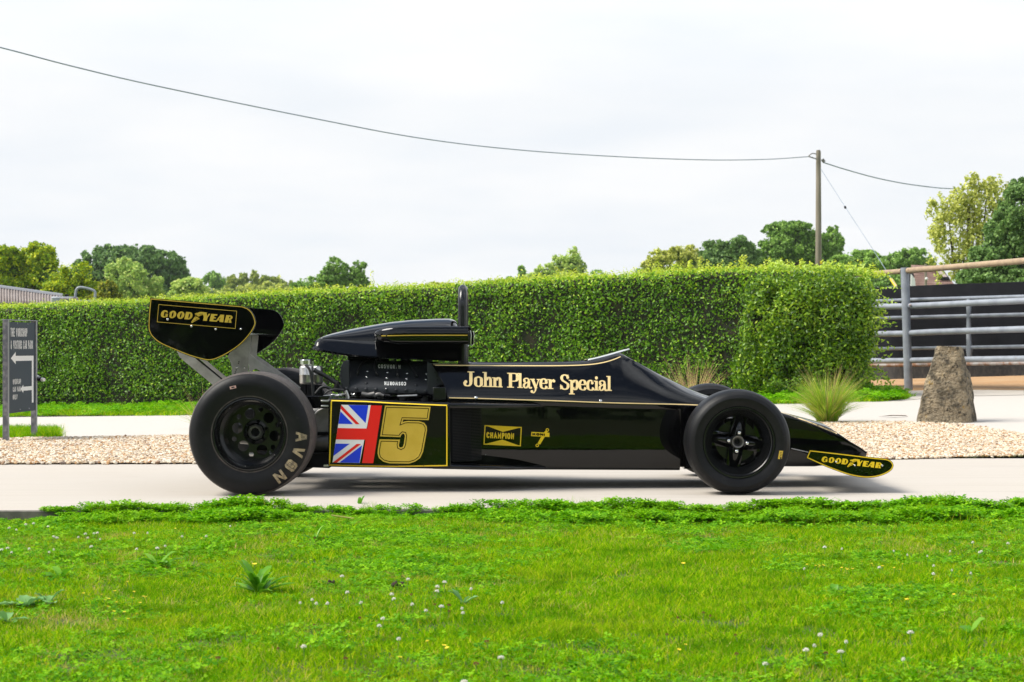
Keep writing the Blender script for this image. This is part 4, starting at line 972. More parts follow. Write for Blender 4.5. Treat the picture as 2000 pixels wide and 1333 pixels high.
decal('tyre_sticker_mark', [[(-3,-1.2),(3,-1.2),(3,1.2),(-3,1.2)]], f_, rwT, M['rubber'], rw, lift=.0016)
f_ = lambda u, v: (1524.5+u+v*-.18, 889+v+u*.05)
decal('tyre_sticker', [[(-3.6,-8),(3.6,-8),(3.6,8),(-3.6,8)]], f_, fwT, M['gold'], fw)
decal('tyre_sticker_mark', [q for k in range(4) for q in stroke([(-1.6,-5+k*2.8),(1.6,-4.4+k*2.8)], .9)], f_, fwT, M['rubber'], fw, lift=.0016)
# ------------------------------------------------------------------ leaves, blades and scattering
def nz(n): return n/(np.linalg.norm(n, axis=1, keepdims=True)+1e-9)
def field(seed, sc):
    r_ = np.random.default_rng(seed); k = r_.normal(size=(9, 3))*sc; ph = r_.uniform(0, 6.28, 9)
    return lambda p: np.sin(p @ k.T + ph).sum(1)/4.0
def raw_mesh(name, V, Fs, m, parent=None, rnd=None, smooth=False):
    me = bpy.data.meshes.new(name); nV = len(V); nF = len(Fs); k = Fs.shape[1]
    me.vertices.add(nV); me.vertices.foreach_set('co', V.astype(np.float32).ravel())
    me.loops.add(nF*k); me.loops.foreach_set('vertex_index', Fs.astype(np.int32).ravel())
    me.polygons.add(nF); me.polygons.foreach_set('loop_start', np.arange(0, nF*k, k, dtype=np.int32))
    if rnd is not None:
        a = me.attributes.new('rnd', 'FLOAT', 'POINT'); a.data.foreach_set('value', rnd.astype(np.float32))
    if smooth: me.polygons.foreach_set('use_smooth', [True]*nF)
    me.materials.append(m); me.update(calc_edges=True); me.validate()
    o = bpy.data.objects.new(name, me)
    if parent is not False: link(o, parent)
    return o
def leaves(name, C, Nrm, size, m, parent=None, aspect=0.5, rnd=None, fold=0.25, updir=None):
    """a folded rhombic leaf at each centre"""
    n = len(C); Nrm = nz(Nrm)
    a = rng.normal(size=(n, 3)) if updir is None else updir+rng.normal(size=(n, 3))*0.6
    U = nz(a-Nrm*(a*Nrm).sum(1, keepdims=True)); W = np.cross(Nrm, U); s = np.asarray(size).reshape(-1, 1)*np.ones((n, 1))
    base = C-U*s*.5; tip = C+U*s*.5-Nrm*s*.08; l_ = C+W*s*aspect*.5+Nrm*s*fold*.25; r_ = C-W*s*aspect*.5+Nrm*s*fold*.25
    V = np.stack([base, r_, tip, l_], 1).reshape(-1, 3); i = np.arange(n)*4
    Fs = np.concatenate([np.stack([i, i+1, i+2], 1), np.stack([i, i+2, i+3], 1)])
    rr = np.repeat(rng.random(n) if rnd is None else rnd, 4)
    return raw_mesh(name, V, Fs, m, parent, rr)
def blades(name, B, height, lean, width, m, parent=None, rnd=None, segs=3, droop=0.6):
    """B base points (n,3), height (n), lean (n,2) horizontal offset of the tip"""
    n = len(B); ang = rng.uniform(0, 6.28, n); Wd = np.stack([np.cos(ang), np.sin(ang), np.zeros(n)], 1)
    V = []; 
    for j in range(segs+1):
        t = j/segs; ht = height*(t-droop*0.35*t*t*np.minimum(1, np.hypot(lean[:,0], lean[:,1])/np.maximum(height, 1e-6)))
        c = B+np.stack([lean[:,0]*t**1.7, lean[:,1]*t**1.7, ht], 1); w_ = (width*(1-t**1.8)*.5+1e-5).reshape(-1, 1)
        V += [c-Wd*w_, c+Wd*w_] if j < segs else [c]
    k = len(V); Vv = np.stack(V, 1).reshape(-1, 3); i = np.arange(n)*k; T = []
    for j in range(segs-1):
        a = 2*j; T += [np.stack([i+a, i+a+1, i+a+3], 1), np.stack([i+a, i+a+3, i+a+2], 1)]
    a = 2*(segs-1); T.append(np.stack([i+a, i+a+1, i+a+2], 1))
    rr = np.repeat(rng.random(n) if rnd is None else rnd, k)
    return raw_mesh(name, Vv, np.concatenate(T), m, parent, rr)
def scatter(name, pts, rz, scl, idx, protos, tilt=None):
    """one object of uncountable ground cover: prototypes instanced on points"""
    me = bpy.data.meshes.new(name); me.vertices.add(len(pts)); me.vertices.foreach_set('co', pts.astype(np.float32).ravel())
    rot = np.zeros((len(pts), 3)); rot[:,2] = rz
    if tilt is not None: rot[:,:2] = tilt
    a = me.attributes.new('rot', 'FLOAT_VECTOR', 'POINT'); a.data.foreach_set('vector', rot.astype(np.float32).ravel())
    a = me.attributes.new('scl', 'FLOAT', 'POINT'); a.data.foreach_set('value', scl.astype(np.float32))
    a = me.attributes.new('idx', 'INT', 'POINT'); a.data.foreach_set('value', idx.astype(np.int32))
    o = bpy.data.objects.new(name, me); COL.objects.link(o)
    pc = bpy.data.collections.new(name+'_pieces')
    for i, p in enumerate(protos): p.name = 'piece_%s_%03d' % (name, i); pc.objects.link(p)
    ng = bpy.data.node_groups.new(name, 'GeometryNodeTree')
    ng.interface.new_socket('Geometry', in_out='INPUT', socket_type='NodeSocketGeometry'); ng.interface.new_socket('Geometry', in_out='OUTPUT', socket_type='NodeSocketGeometry')
    gi = ng.nodes.new('NodeGroupInput'); go = ng.nodes.new('NodeGroupOutput'); ip = ng.nodes.new('GeometryNodeInstanceOnPoints'); ci = ng.nodes.new('GeometryNodeCollectionInfo')
    ci.inputs['Collection'].default_value = pc; ci.inputs['Separate Children'].default_value = True; ci.inputs['Reset Children'].default_value = True
    def na(nm, ty): q = ng.nodes.new('GeometryNodeInputNamedAttribute'); q.data_type = ty; q.inputs['Name'].default_value = nm; return q.outputs[0]
    ng.links.new(gi.outputs[0], ip.inputs['Points']); ng.links.new(ci.outputs[0], ip.inputs['Instance']); ip.inputs['Pick Instance'].default_value = True
    ng.links.new(na('idx', 'INT'), ip.inputs['Instance Index']); ng.links.new(na('rot', 'FLOAT_VECTOR'), ip.inputs['Rotation']); ng.links.new(na('scl', 'FLOAT'), ip.inputs['Scale'])
    ng.links.new(ip.outputs[0], go.inputs[0])
    md = o.modifiers.new('scatter', 'NODES'); md.node_group = ng
    o['kind'] = 'stuff'; return o
# ------------------------------------------------------------------ lawn
g1 = leafmat('lawn_blades', [(0, (0.06, 0.21, 0.0005)), (.4, (0.19, 0.45, 0.001)), (.75, (0.39, 0.66, 0.002)), (.92, (0.60, 0.70, 0.01)), (1, (0.66, 0.50, 0.10))], 0.75, 0.5,
             [(1.3, (0.44, 0.50, 0.012), 0.54, 0.74, 0.45), (3.5, (0.08, 0.27, 0.002), 0.50, 0.68, 0.55), (14, (0.05, 0.17, 0.002), 0.52, 0.70, 0.5)], spec=0.06)
g2 = leafmat('clover_leaves', [(0, (0.06, 0.23, 0.001)), (.5, (0.16, 0.44, 0.002)), (1, (0.33, 0.63, 0.01))], 0.5, 0.4, [(2.0, (0.28, 0.48, 0.008), 0.5, 0.7, 0.4)], spec=0.12)
g3 = leafmat('dry_blades', [(0, (0.40, 0.46, 0.04)), (.5, (0.58, 0.52, 0.09)), (1, (0.66, 0.48, 0.18))], 0.7, 0.35)
def patch_grass(nb, rad, h0, h1, m, wd=.0032):
    r_ = rad*np.sqrt(rng.random(nb)); a = rng.uniform(0, 6.28, nb); B = np.stack([r_*np.cos(a), r_*np.sin(a), np.full(nb, -.004)], 1)
    h = rng.uniform(h0, h1, nb); ln = rng.normal(size=(nb, 2))*h[:, None]*.55
    return blades('p', B, h, ln, rng.uniform(.6, 1.2, nb)*wd, m, False)
def patch_clover(nl, rad, h0, h1, sz):
    r_ = rad*np.sqrt(rng.random(nl)); a = rng.uniform(0, 6.28, nl); h = rng.uniform(h0, h1, nl)
    C = np.stack([r_*np.cos(a), r_*np.sin(a), h], 1); n0 = nz(np.stack([rng.normal(size=nl)*.35, rng.normal(size=nl)*.35-.15, np.ones(nl)], 1)); s = rng.uniform(.7, 1.2, nl)*sz
    Cs, Ns, Us, Ss, Rr = [], [], [], [], []; ph = rng.uniform(0, 6.28, nl); rr = rng.random(nl)
    t0 = nz(np.cross(n0, np.array([0.3, 1, 0.1]))); t1 = np.cross(n0, t0)
    for k in range(3):
        an = ph+k*2.094; U = t0*np.cos(an)[:, None]+t1*np.sin(an)[:, None]
        Cs.append(C+U*s[:, None]*.5); Ns.append(n0+U*.1); Us.append(U); Ss.append(s); Rr.append(rr)
    C = np.concatenate(Cs); Nn = nz(np.concatenate(Ns)); U = np.concatenate(Us); s = np.concatenate(Ss)[:, None]; W = np.cross(Nn, U)
    pts = [C-U*s*.5, C+U*s*.1-W*s*.36, C+U*s*.48-W*s*.25, C+U*s*.42, C+U*s*.48+W*s*.25, C+U*s*.1+W*s*.36]
    pts[0] = pts[0]-Nn*s*.03; pts[3] = pts[3]-Nn*s*.10
    V = np.stack(pts, 1).reshape(-1, 3); i = np.arange(len(C))*6
    T = np.concatenate([np.stack([i, i+j, i+j+1], 1) for j in (1, 2, 3, 4)])
    return raw_mesh('p', V, T, g2, False, np.repeat(np.concatenate(Rr), 6))
pro = [patch_grass(150, .085, .010, .034, g1, .0036) for _ in range(4)]+[patch_grass(110, .085, .015, .046, g1, .0040) for _ in range(2)]+[patch_grass(90, .08, .010, .03, g3, .0028) for _ in range(2)]+[patch_clover(40, .085, .006, .022, .0105) for _ in range(3)]+[patch_clover(30, .085, .010, .028, .014) for _ in range(2)]
def lawn_pts(n, x0, x1, y0, y1):
    p = np.stack([rng.uniform(x0, x1, n), rng.uniform(y0, y1, n)], 1)
    keep = np.abs(p[:,0]) < p[:,1]*0.33+0.7
    p = p[keep]; p = p[p[:,1] < 9.66+0.03*(p[:,0]+2.4)-0.03]
    return p
p = lawn_pts(12500, -4.1, 4.1, 4.0, 9.9); z = -0.05+0.012*np.sin(p[:,0]*1.7+p[:,1]); P3 = np.column_stack([p, z])
fA = field(3, 2.6)(P3*np.array([1, .8, 0])); fB = field(4, 5.5)(P3*np.array([1, .8, 0])); fC = field(9, 1.7)(P3*np.array([1, .8, 0])); u = rng.random(len(p))
clov = (fA+.6*fB+.45*rng.normal(size=len(p)) > .25); dry = fC+.5*rng.normal(size=len(p)) > .75
idx = np.where(clov & (u < .50), rng.integers(8, 11, len(p)), np.where(clov & (u < .62), rng.integers(11, 13, len(p)), np.where(u < .12, rng.integers(4, 6, len(p)), rng.integers(0, 4, len(p)))))
idx = np.where(dry & (rng.random(len(p)) < .38), rng.integers(6, 8, len(p)), idx)
idx = np.where(rng.random(len(p)) < .05, rng.integers(6, 8, len(p)), idx)
scatter('lawn_grass', P3, rng.uniform(0, 6.28, len(p)), rng.uniform(.75, 1.3, len(p)), idx, pro)
# taller clover spilling over the slab edge
prc = [patch_clover(60, .10, .018, .055, .024) for _ in range(3)]+[patch_clover(50, .09, .01, .045, .019) for _ in range(3)]+[patch_grass(34, .08, .04, .11, g1, .0030) for _ in range(2)]
n = 3000; x = rng.uniform(-2.7, 3.6, n); px_ = 1000+x/9.7*F
mound = np.interp(px_, [60, 120, 200, 330, 390, 480, 560, 680, 760, 900, 1050, 1150, 1300, 1480, 1620, 1760, 1850, 2000], [0, .35, .5, .5, .45, .7, .8, .55, .42, .40, .40, .5, .5, .55, .65, .6, .7, .5])
mound = mound*(.80+.65*field(61, 3.4)(np.column_stack([x, x*0, x*0]))); mound = np.clip(mound, .16, 1.05)*(px_ > 75)
y = 9.64+0.03*(x+2.4)+.035-rng.beta(1.0, 1.9, n)*(.16+.42*mound)
keep = (rng.random(n) < mound*1.3) & (px_ > 75); x, y, mound = x[keep], y[keep], mound[keep]
zz = -.05+.060*mound**1.5*rng.random(len(x))+np.clip((y-9.60-0.03*(x+2.4))/.04, 0, 1)*.035
scatter('edge_clover', np.column_stack([x, y, zz]), rng.uniform(0, 6.28, len(x)), (.34+.72*mound)*rng.uniform(.7, 1.15, len(x)), np.where(rng.random(len(x)) < .80, rng.integers(0, 6, len(x)), rng.integers(6, 8, len(x))), prc)
# ------------------------------------------------------------------ gravel
pc_ = []
for k in range(7):
    bm = bmesh.new(); bmesh.ops.create_icosphere(bm, subdivisions=1, radius=.5)
    for v in bm.verts: v.co *= random.uniform(.75, 1.15); v.co.z *= .62; v.co.x *= 1.2
    me = bpy.data.meshes.new('p'); bm.to_mesh(me); bm.free()
    pc_.append(bpy.data.objects.new('p', me))
pm = bpy.data.materials.new('pebbles'); pm.use_nodes = True; t_ = pm.node_tree; oi = N(t_, 'ShaderNodeObjectInfo'); rp = N(t_, 'ShaderNodeValToRGB'); L(t_, oi.outputs['Random'], rp.inputs[0]); L(t_, rp.outputs[0], t_.nodes['Principled BSDF'].inputs['Base Color']); t_.nodes['Principled BSDF'].inputs['Roughness'].default_value = .8
els = rp.color_ramp.elements; cols = [(0, (.50,.41,.30)), (.2, (.64,.56,.43)), (.38, (.74,.67,.55)), (.52, (.50,.33,.17)), (.66, (.38,.19,.07)), (.76, (.20,.15,.12)), (.86, (.56,.42,.25)), (1, (.66,.62,.56))]
while len(els) < len(cols): els.new(.5)
for e, (q, c) in zip(els, cols): e.position = q; e.color = (*c, 1)
for o in pc_: o.data.materials.append(pm)
n = 120000; u = rng.random(n); v = rng.random(n)
A = np.array(gn2); B = np.array(gf2)
def along(Cv, u): t = u*(len(Cv)-1); i = np.minimum(t.astype(int), len(Cv)-2); f_ = (t-i)[:, None]; return Cv[i]*(1-f_)+Cv[i+1]*f_
q = along(A, u)*(1-v)[:, None]+along(B, u)*v[:, None]
pxq = 1000+q[:,0]/q[:,1]*F
keep = (pxq > -150) & (pxq < 2150) & ((pxq < 720) | (pxq > 1480) | (rng.random(n) < .25)); q = q[keep]
jit = rng.normal(size=(len(q), 2))*.03; q = q+jit
gz = np.array([g(a, b) for a, b in q])+.012
scatter('gravel', np.column_stack([q, gz]), rng.uniform(0, 6.28, len(q)), rng.uniform(.012, .032, len(q))*1.15, rng.integers(0, 7, len(q)), pc_, tilt=rng.normal(size=(len(q), 2))*.4)
# ------------------------------------------------------------------ hedge
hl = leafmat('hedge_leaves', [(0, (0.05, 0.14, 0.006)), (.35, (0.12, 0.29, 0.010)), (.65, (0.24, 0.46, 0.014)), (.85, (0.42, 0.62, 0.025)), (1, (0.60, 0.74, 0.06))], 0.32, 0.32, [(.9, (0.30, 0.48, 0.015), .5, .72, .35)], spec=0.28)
hy = leafmat('new_shoots', [(0, (0.28, 0.48, 0.015)), (.5, (0.50, 0.66, 0.02)), (1, (0.74, 0.78, 0.06))], 0.4, 0.5)
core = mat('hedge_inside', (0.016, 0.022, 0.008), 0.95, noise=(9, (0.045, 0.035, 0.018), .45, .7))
HA, HB = Vector((-12.4, 30.24)), Vector((4.05, 22.5))
TOPT = [(-140,606),(0,601),(300,588),(500,575.5),(730,565),(860,560),(960,552),(1100,545),(1200,540),(1400,529),(1500,528),(1620,530),(1700,537)]
BOTT = [(-140,804),(0,801),(370,796),(700,792),(1000,788),(1300,784),(1500,781),(1600,776),(1700,768)]
nd = Vector((HB.y-HA.y, -(HB.x-HA.x))).normalized()    # toward the camera
if nd.y > 0: nd = -nd
def hedge_at(t):
    w_ = HA.lerp(HB, t); px = 1000+w_.x/w_.y*F
    return w_, px, Z0(interp(TOPT, px), w_.y), g(w_.x, w_.y)
hp = hedge_at(.5)[0]
hedge = root('hedge', (hp.x, hp.y, g(hp.x, hp.y)), 'long clipped green hedge with bright new shoots behind the racing car', 'hedge')
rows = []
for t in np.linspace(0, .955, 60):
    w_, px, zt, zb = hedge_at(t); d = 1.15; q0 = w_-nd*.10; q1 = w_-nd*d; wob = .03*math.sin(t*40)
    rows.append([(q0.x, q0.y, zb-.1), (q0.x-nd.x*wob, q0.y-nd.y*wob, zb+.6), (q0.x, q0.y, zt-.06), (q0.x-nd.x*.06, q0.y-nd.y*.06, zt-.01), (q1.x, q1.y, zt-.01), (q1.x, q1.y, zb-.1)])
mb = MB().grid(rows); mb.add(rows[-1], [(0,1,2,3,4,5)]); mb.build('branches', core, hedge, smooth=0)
def hedge_leaves(n, mode):
    t = rng.random(n); W0 = np.array(HA)[None]*(1-t)[:, None]+np.array(HB)[None]*t[:, None]; px = 1000+W0[:,0]/W0[:,1]*F
    zt = H-(np.interp(px, [a for a, _ in TOPT], [b for _, b in TOPT])-HY)/F*W0[:,1]; zb = np.array([g(a, b) for a, b in W0])
    nda = np.array([nd.x, nd.y])
    if mode == 'face':
        f_ = rng.random(n)*1.015; z = zb+.0+(zt-zb)*f_; P_ = np.column_stack([W0, z])
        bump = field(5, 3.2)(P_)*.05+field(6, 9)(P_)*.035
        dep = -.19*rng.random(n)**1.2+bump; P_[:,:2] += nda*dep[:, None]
        # thin out: clumps and gaps
        gap = field(8, 11)(P_); low = (z-zb) < .14
        k = (gap > -1.6+rng.random(n)*.3) & ~(low & (rng.random(n) < .5))
        Nn = np.column_stack([np.tile(nda, (n, 1)), np.full(n, .35)])+rng.normal(size=(n, 3))*.62
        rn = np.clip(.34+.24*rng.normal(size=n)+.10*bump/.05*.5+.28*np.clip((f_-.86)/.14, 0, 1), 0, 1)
        return P_[k], Nn[k], rn[k]
    if mode == 'top':
        d = rng.random(n)*1.1; P_ = np.column_stack([W0-nda*d[:, None], zt+.02+rng.normal(size=n)*.022]); P_[:,2] += np.abs(field(7, 6)(P_))*.015
        return P_, np.column_stack([rng.normal(size=n)*.6, rng.normal(size=n)*.6-.4, np.ones(n)]), np.clip(.72+.2*rng.normal(size=n), 0, 1)
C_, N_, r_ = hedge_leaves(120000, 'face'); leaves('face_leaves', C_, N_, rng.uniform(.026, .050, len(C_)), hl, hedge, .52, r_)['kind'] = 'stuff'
C_, N_, r_ = hedge_leaves(21000, 'top'); leaves('top_leaves', C_, N_, rng.uniform(.024, .045, len(C_)), hy, hedge, .5, r_*.8)['kind'] = 'stuff'
# upright shoots on the top
Cs, Ns, Rs = [], [], []
def shoot(base, hgt, n, lean=(0, 0)):
    for i in range(n):
        t = (i+.6)/n; a = i*2.4+random.random(); c = np.array(base)+np.array([lean[0]*t, lean[1]*t, hgt*t])+np.array([math.cos(a), math.sin(a), 0])*.018
        Cs.append(c); Ns.append([math.cos(a)*.7+random.gauss(0, .2), math.sin(a)*.7-.5, .7]); Rs.append(min(1, .45+.4*t+random.gauss(0, .15)))
for k in range(420):
    t = random.random(); w_, px, zt, zb = hedge_at(t); d = random.random()*1.0
    dens = .35+.5*(420 < px < 640)+.3*(px > 950)
    if random.random() > dens: continue
    shoot((w_.x-nd.x*d, w_.y-nd.y*d, zt), random.uniform(.04, .13)*(1.3 if px > 900 else 1), random.randint(5, 10), (random.gauss(0, .02), 0))
for px, hh in ((100, .13), (285, .14), (690, .34), (588, .17), (615, .13), (480, .13), (1022, .14), (1055, .2), (1075, .2), (1110, .12), (1263, .38), (1255, .2), (1305, .16), (1335, .2), (1345, .24), (1425, .24), (1430, .2), (1545, .18), (1600, .16), (1640, .15), (1480, .12), (1520, .15)):
    tt = min(np.linspace(0, 1, 400), key=lambda t: abs(hedge_at(t)[1]-px)); w_, _, zt, _ = hedge_at(tt); dd = random.uniform(.1, .6)
    for j in range(1 if hh > .3 else 3): shoot((w_.x-nd.x*dd+random.gauss(0, .03), w_.y-nd.y*dd, zt-.02), hh*random.uniform(.7, 1), int(8+hh*45))
leaves('shoots', np.array(Cs), np.array(Ns), rng.uniform(.030, .052, len(Cs)), hy, hedge, .42, np.array(Rs))['kind'] = 'stuff'
# ------------------------------------------------------------------ shaggy bush at the end of the hedge
def blob_leaves(name, lobes, n, size, m, parent, aspect=.5, shell=.35, up=.35, rshift=None, gaps=(3.0, -.9), nspread=.7, base=.35, rs=.2):
    """lobes: (centre, radii) ; leaves through the outer shell of each lobe"""
    wts = np.array([(l[1][0]*l[1][2])**.9*(l[2] if len(l) > 2 else 1) for l in lobes]); wts /= wts.sum(); out = []
    for (l, w_) in zip(lobes, wts):
        k = int(n*w_); d = nz(rng.normal(size=(k, 3))); rr = 1-shell*rng.random(k)**1.4
        c = np.array(l[0]); ra = np.array(l[1]); 
        p_ = d*rr[:, None]; bump = 1+.14*field(int(abs(c[0]*13+c[2]*7)) % 97, 3.4)(d)
        out.append((c+p_*ra*bump[:, None]+rng.normal(size=(k, 3))*ra*.07, d/ra, rr))
    C = np.concatenate([a for a, _, _ in out]); D = nz(np.concatenate([b for _, b, _ in out])); rr = np.concatenate([c for _, _, c in out])
    sz = float(np.mean([l[1][0] for l in lobes])); gp = field(31, gaps[0]/sz)(C)
    k = gp > gaps[1]+rng.random(len(C))*.3
    C, D, rr = C[k], D[k], rr[k]
    Nn = D+np.array([0, 0, up])+rng.normal(size=C.shape)*nspread
    f_ = field(33, 1.8/sz)(C)
    rn = np.clip(base+rs*rng.normal(size=len(C))+.13*f_, 0, 1)
    o = leaves(name, C, Nn, rng.uniform(.7, 1.25, len(C))*size, m, parent, aspect, rn); o['kind'] = 'stuff'; return o
bl_ = leafmat('bush_leaves', [(0, (0.06, 0.15, 0.006)), (.4, (0.19, 0.36, 0.012)), (.75, (0.40, 0.57, 0.02)), (1, (0.60, 0.72, 0.08))], .35, .38, spec=.5)
bY = 22.3; bc = P(1600, 780, bY)
bush = root('bush', (bc.x, bY, g(bc.x, bY)), 'unclipped leafy bush with stray sprays at the right end of the hedge', 'bush')
lob = [(P(1560, 620, bY+.1), (.42, .34, .52)), (P(1640, 625, bY), (.40, .36, .55)), (P(1600, 570, bY+.1), (.48, .36, .22)), (P(1675, 580, bY+.1), (.20, .28, .22)), (P(1620, 710, bY), (.42, .32, .34)), (P(1530, 700, bY+.1), (.3, .28, .38)), (P(1668, 660, bY), (.2, .22, .4)), (P(1500, 640, bY+.25), (.34, .30, .5)), (P(1480, 720, bY+.3), (.3, .26, .36)), (P(1500, 575, bY+.3), (.3, .3, .22)), (P(1560, 750, bY-.05), (.4, .22, .14)), (P(1650, 750, bY), (.22, .22, .14))]
blob_leaves('foliage', lob, 42000, .045, bl_, bush, .5, .5, base=.28, gaps=(4, -1.0), nspread=1.0, rs=.27)
mb = MB()
for l in lob: mb.sphere(l[0]+Vector((0, .12, 0)), (l[1][0]*.66, l[1][1]*.6, l[1][2]*.70), 12, 8)
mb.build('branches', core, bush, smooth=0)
Cs, Ns, Rs = [], [], []
for k in range(90):
    a = random.uniform(-.9, 1.3); px = 1690+random.gauss(0, 12); py = random.uniform(560, 740); ln = random.uniform(.12, .34) if k % 3 else .42
    b = P(px-18, py, bY+random.uniform(-.2, .2)); d = Vector((math.cos(a)*.9, random.gauss(0, .2), math.sin(a)*.45-.05)).normalized()
    for i in range(int(ln*44)):
        t = i/(ln*44); c = b+d*ln*t+Vector((0, 0, -.10*t*t)); s = random.choice((-1, 1))
        Cs.append(tuple(c+Vector((random.gauss(0, .012), random.gauss(0, .012), s*.02)))); Ns.append([random.gauss(0, .5), -.8, .5+random.gauss(0, .4)]); Rs.append(min(1, .5+.25*t+random.gauss(0, .18)))
for k in range(60):
    px = random.uniform(1500, 1700); c0 = P(px, interp(TOPT, px)-2, bY+random.uniform(-.1, .4)); hh = random.uniform(.03, .12)
    for i in range(int(6+hh*50)):
        t = i/(6+hh*50); Cs.append(tuple(c0+Vector((random.gauss(0, .014), random.gauss(0, .014), hh*t)))); Ns.append([random.gauss(0, .6), -.6, .7]); Rs.append(min(1, .6+.3*t))
leaves('sprays', np.array(Cs), np.array(Ns), rng.uniform(.035, .06, len(Cs)), bl_, bush, .45, np.array(Rs))['kind'] = 'stuff'
# ------------------------------------------------------------------ grass verge at the foot of the hedge
vp = [patch_grass(120, .12, .02, .06, g1, .006) for _ in range(3)]+[patch_clover(30, .12, .02, .06, .028)]
n = 5200; u = rng.random(n); v = rng.random(n)
nearl = [(v_.x, v_.y) for v_ in [G(-200, 817), G(0, 815.5), G(370, 812), G(700, 808), G(1000, 803), G(1300, 795), G(1540, 789), G(1680, 785), G(1740, 783)]]
farl = [(v_.x, v_.y) for v_ in [G(-200, 799), G(0, 797), G(370, 794), G(700, 790), G(1000, 786), G(1300, 782), G(1540, 777), G(1700, 765), G(1748, 776)]]
sheet('verge', nearl, farl, .012, M['soil'], 80, 5)
q = along(np.array(nearl), u)*(1-v)[:, None]+along(np.array(farl), u)*v[:, None]+rng.normal(size=(n, 2))*.05
scatter('verge_grass', np.column_stack([q, np.array([g(a, b) for a, b in q])+.01]), rng.uniform(0, 6.28, n), rng.uniform(.7, 1.4, n), rng.integers(0, 4, n), vp)
# small grass patch round the sign feet and loose herbs at the foot of the bush
def pts_in(px0, px1, py0, py1, n): 
    o = []
    for _ in range(n): v_ = G(random.uniform(px0, px1), random.uniform(py0, py1)); o.append(tuple(v_))
    return np.array(o)
vp2 = [patch_grass(90, .10, .03, .09, g1, .005) for _ in range(2)]+[patch_clover(30, .12, .04, .13, .04)]
q = pts_in(-90, 104, 842, 857, 420); q = q[[(1000+a/b*F) < 118-(H-c)/b*0 for a, b, c in q]]
scatter('sign_foot_grass', q, rng.uniform(0, 6.28, len(q)), rng.uniform(.6, 1.15, len(q)), rng.integers(0, 2, len(q)), vp2[:2])
vp3 = [patch_clover(34, .12, .04, .16, .05), patch_grass(70, .10, .05, .16, g1, .006)]
q = np.concatenate([pts_in(1500, 1700, 772, 784, 130), pts_in(1640, 1700, 764, 776, 60), pts_in(1690, 1745, 779, 783, 110)*np.array([1, 1, 1])])
scatter('herbs', q, rng.uniform(0, 6.28, len(q)), rng.uniform(.5, 1.15, len(q))*np.where(q[:,0]/q[:,1]*F+1000 > 1690, .35, .8), rng.integers(0, 2, len(q)), vp3)
# ------------------------------------------------------------------ ornamental grasses
ot = leafmat('tussock_blades', [(0, (0.14, 0.32, 0.010)), (.45, (0.28, 0.50, 0.02)), (.8, (0.50, 0.60, 0.06)), (1, (0.62, 0.46, 0.15))], .5, .45)
odry = leafmat('straw_blades', [(0, (0.30, 0.30, 0.06)), (.4, (0.48, 0.34, 0.15)), (1, (0.62, 0.44, 0.24))], .7, .35)
def tussock(px, py, hgt, spread, n, m, label, dry=.25, wdt=.006, group=None):
    b = G(px, py); o = root('grass_clump', tuple(b), label, 'grass clump', group)
    r_ = .07*np.sqrt(rng.random(n))*spread/.35; a = rng.uniform(0, 6.28, n); B_ = np.stack([b.x+r_*np.cos(a), b.y+r_*np.sin(a), np.full(n, b.z)], 1)
    h = hgt*rng.uniform(.35, 1.0, n); ln = np.stack([np.cos(a), np.sin(a)], 1)*(spread*rng.uniform(.15, 1.0, n)**.8)[:, None]+rng.normal(size=(n, 2))*.05
    k = int(n*(1-dry))
    blades('blades', B_[:k], h[:k], ln[:k], rng.uniform(.7, 1.3, k)*wdt, m, o, segs=5, droop=.9)['kind'] = 'stuff'
    if n-k > 2: blades('dry_stalks', B_[k:], h[k:]*1.15, ln[k:]*.8, rng.uniform(.7, 1.3, n-k)*wdt*.8, odry, o, segs=5, droop=.7)['kind'] = 'stuff'
    return o
tussock(1616, 827, .56, .42, 1250, ot, 'large green tussock of ornamental grass between racing car and bush', .12)
tussock(1352, 822, .68, .44, 300, odry, 'dry straw coloured grass clump behind the front of the racing car', .5, .006)
tussock(398, 838, .44, .42, 120, ot, 'thin yellow green grass clump behind the rear tyre', .35)
# ------------------------------------------------------------------ standing stone
sb = G(1858, 827); 
bm = bmesh.new(); 
prof_s = [(-.03,.262,.268),(.0,.262,.268),(.12,.256,.262),(.25,.235,.252),(.38,.205,.236),(.48,.172,.215),(.58,.150,.192),(.645,.132,.180),(.685,.124,.172),(.700,.112,.160),(.70,.0,.0)]
rows = []
for (z, rl, rr_) in prof_s:
    row = []
    for k in range(49):
        a = 2*math.pi*k/48; c, s_ = math.cos(a), math.sin(a)
        th = R(24); c2, s2 = math.cos(a+th), math.sin(a+th); e = 6; rad = (abs(c2)**e+abs(s2*1.25)**e)**(-1/e)/1.13
        rx = rr_ if c > 0 else rl
        x = rad*c*rx+(.012*z/.7 if c < 0 else -.02*z/.7); y = rad*s_*.22*(1-z*.35)
        row.append([x, y, z])
    rows.append(row)
rows = np.array(rows)
fine = []
for i in range(len(rows)-1):
    for k in range(4): fine.append(rows[i]*(1-k/4)+rows[i+1]*k/4)
fine.append(rows[-1]); fine = np.array(fine); sh_ = fine.shape; pp = fine.reshape(-1, 3)
dsp = np.abs(field(41, 5)(pp))*.020-.008+np.abs(field(42, 13)(pp))*.011+field(43, 40)(pp)*.0045+field(45, 90)(pp)*.002
c_ = nz(pp*np.array([1, 1, 0])+1e-6); pp = pp+c_*dsp[:, None]*np.where(pp[:,2] > .69, .3, 1)[:, None]; pp[:,2] += field(44, 12)(pp)*.004
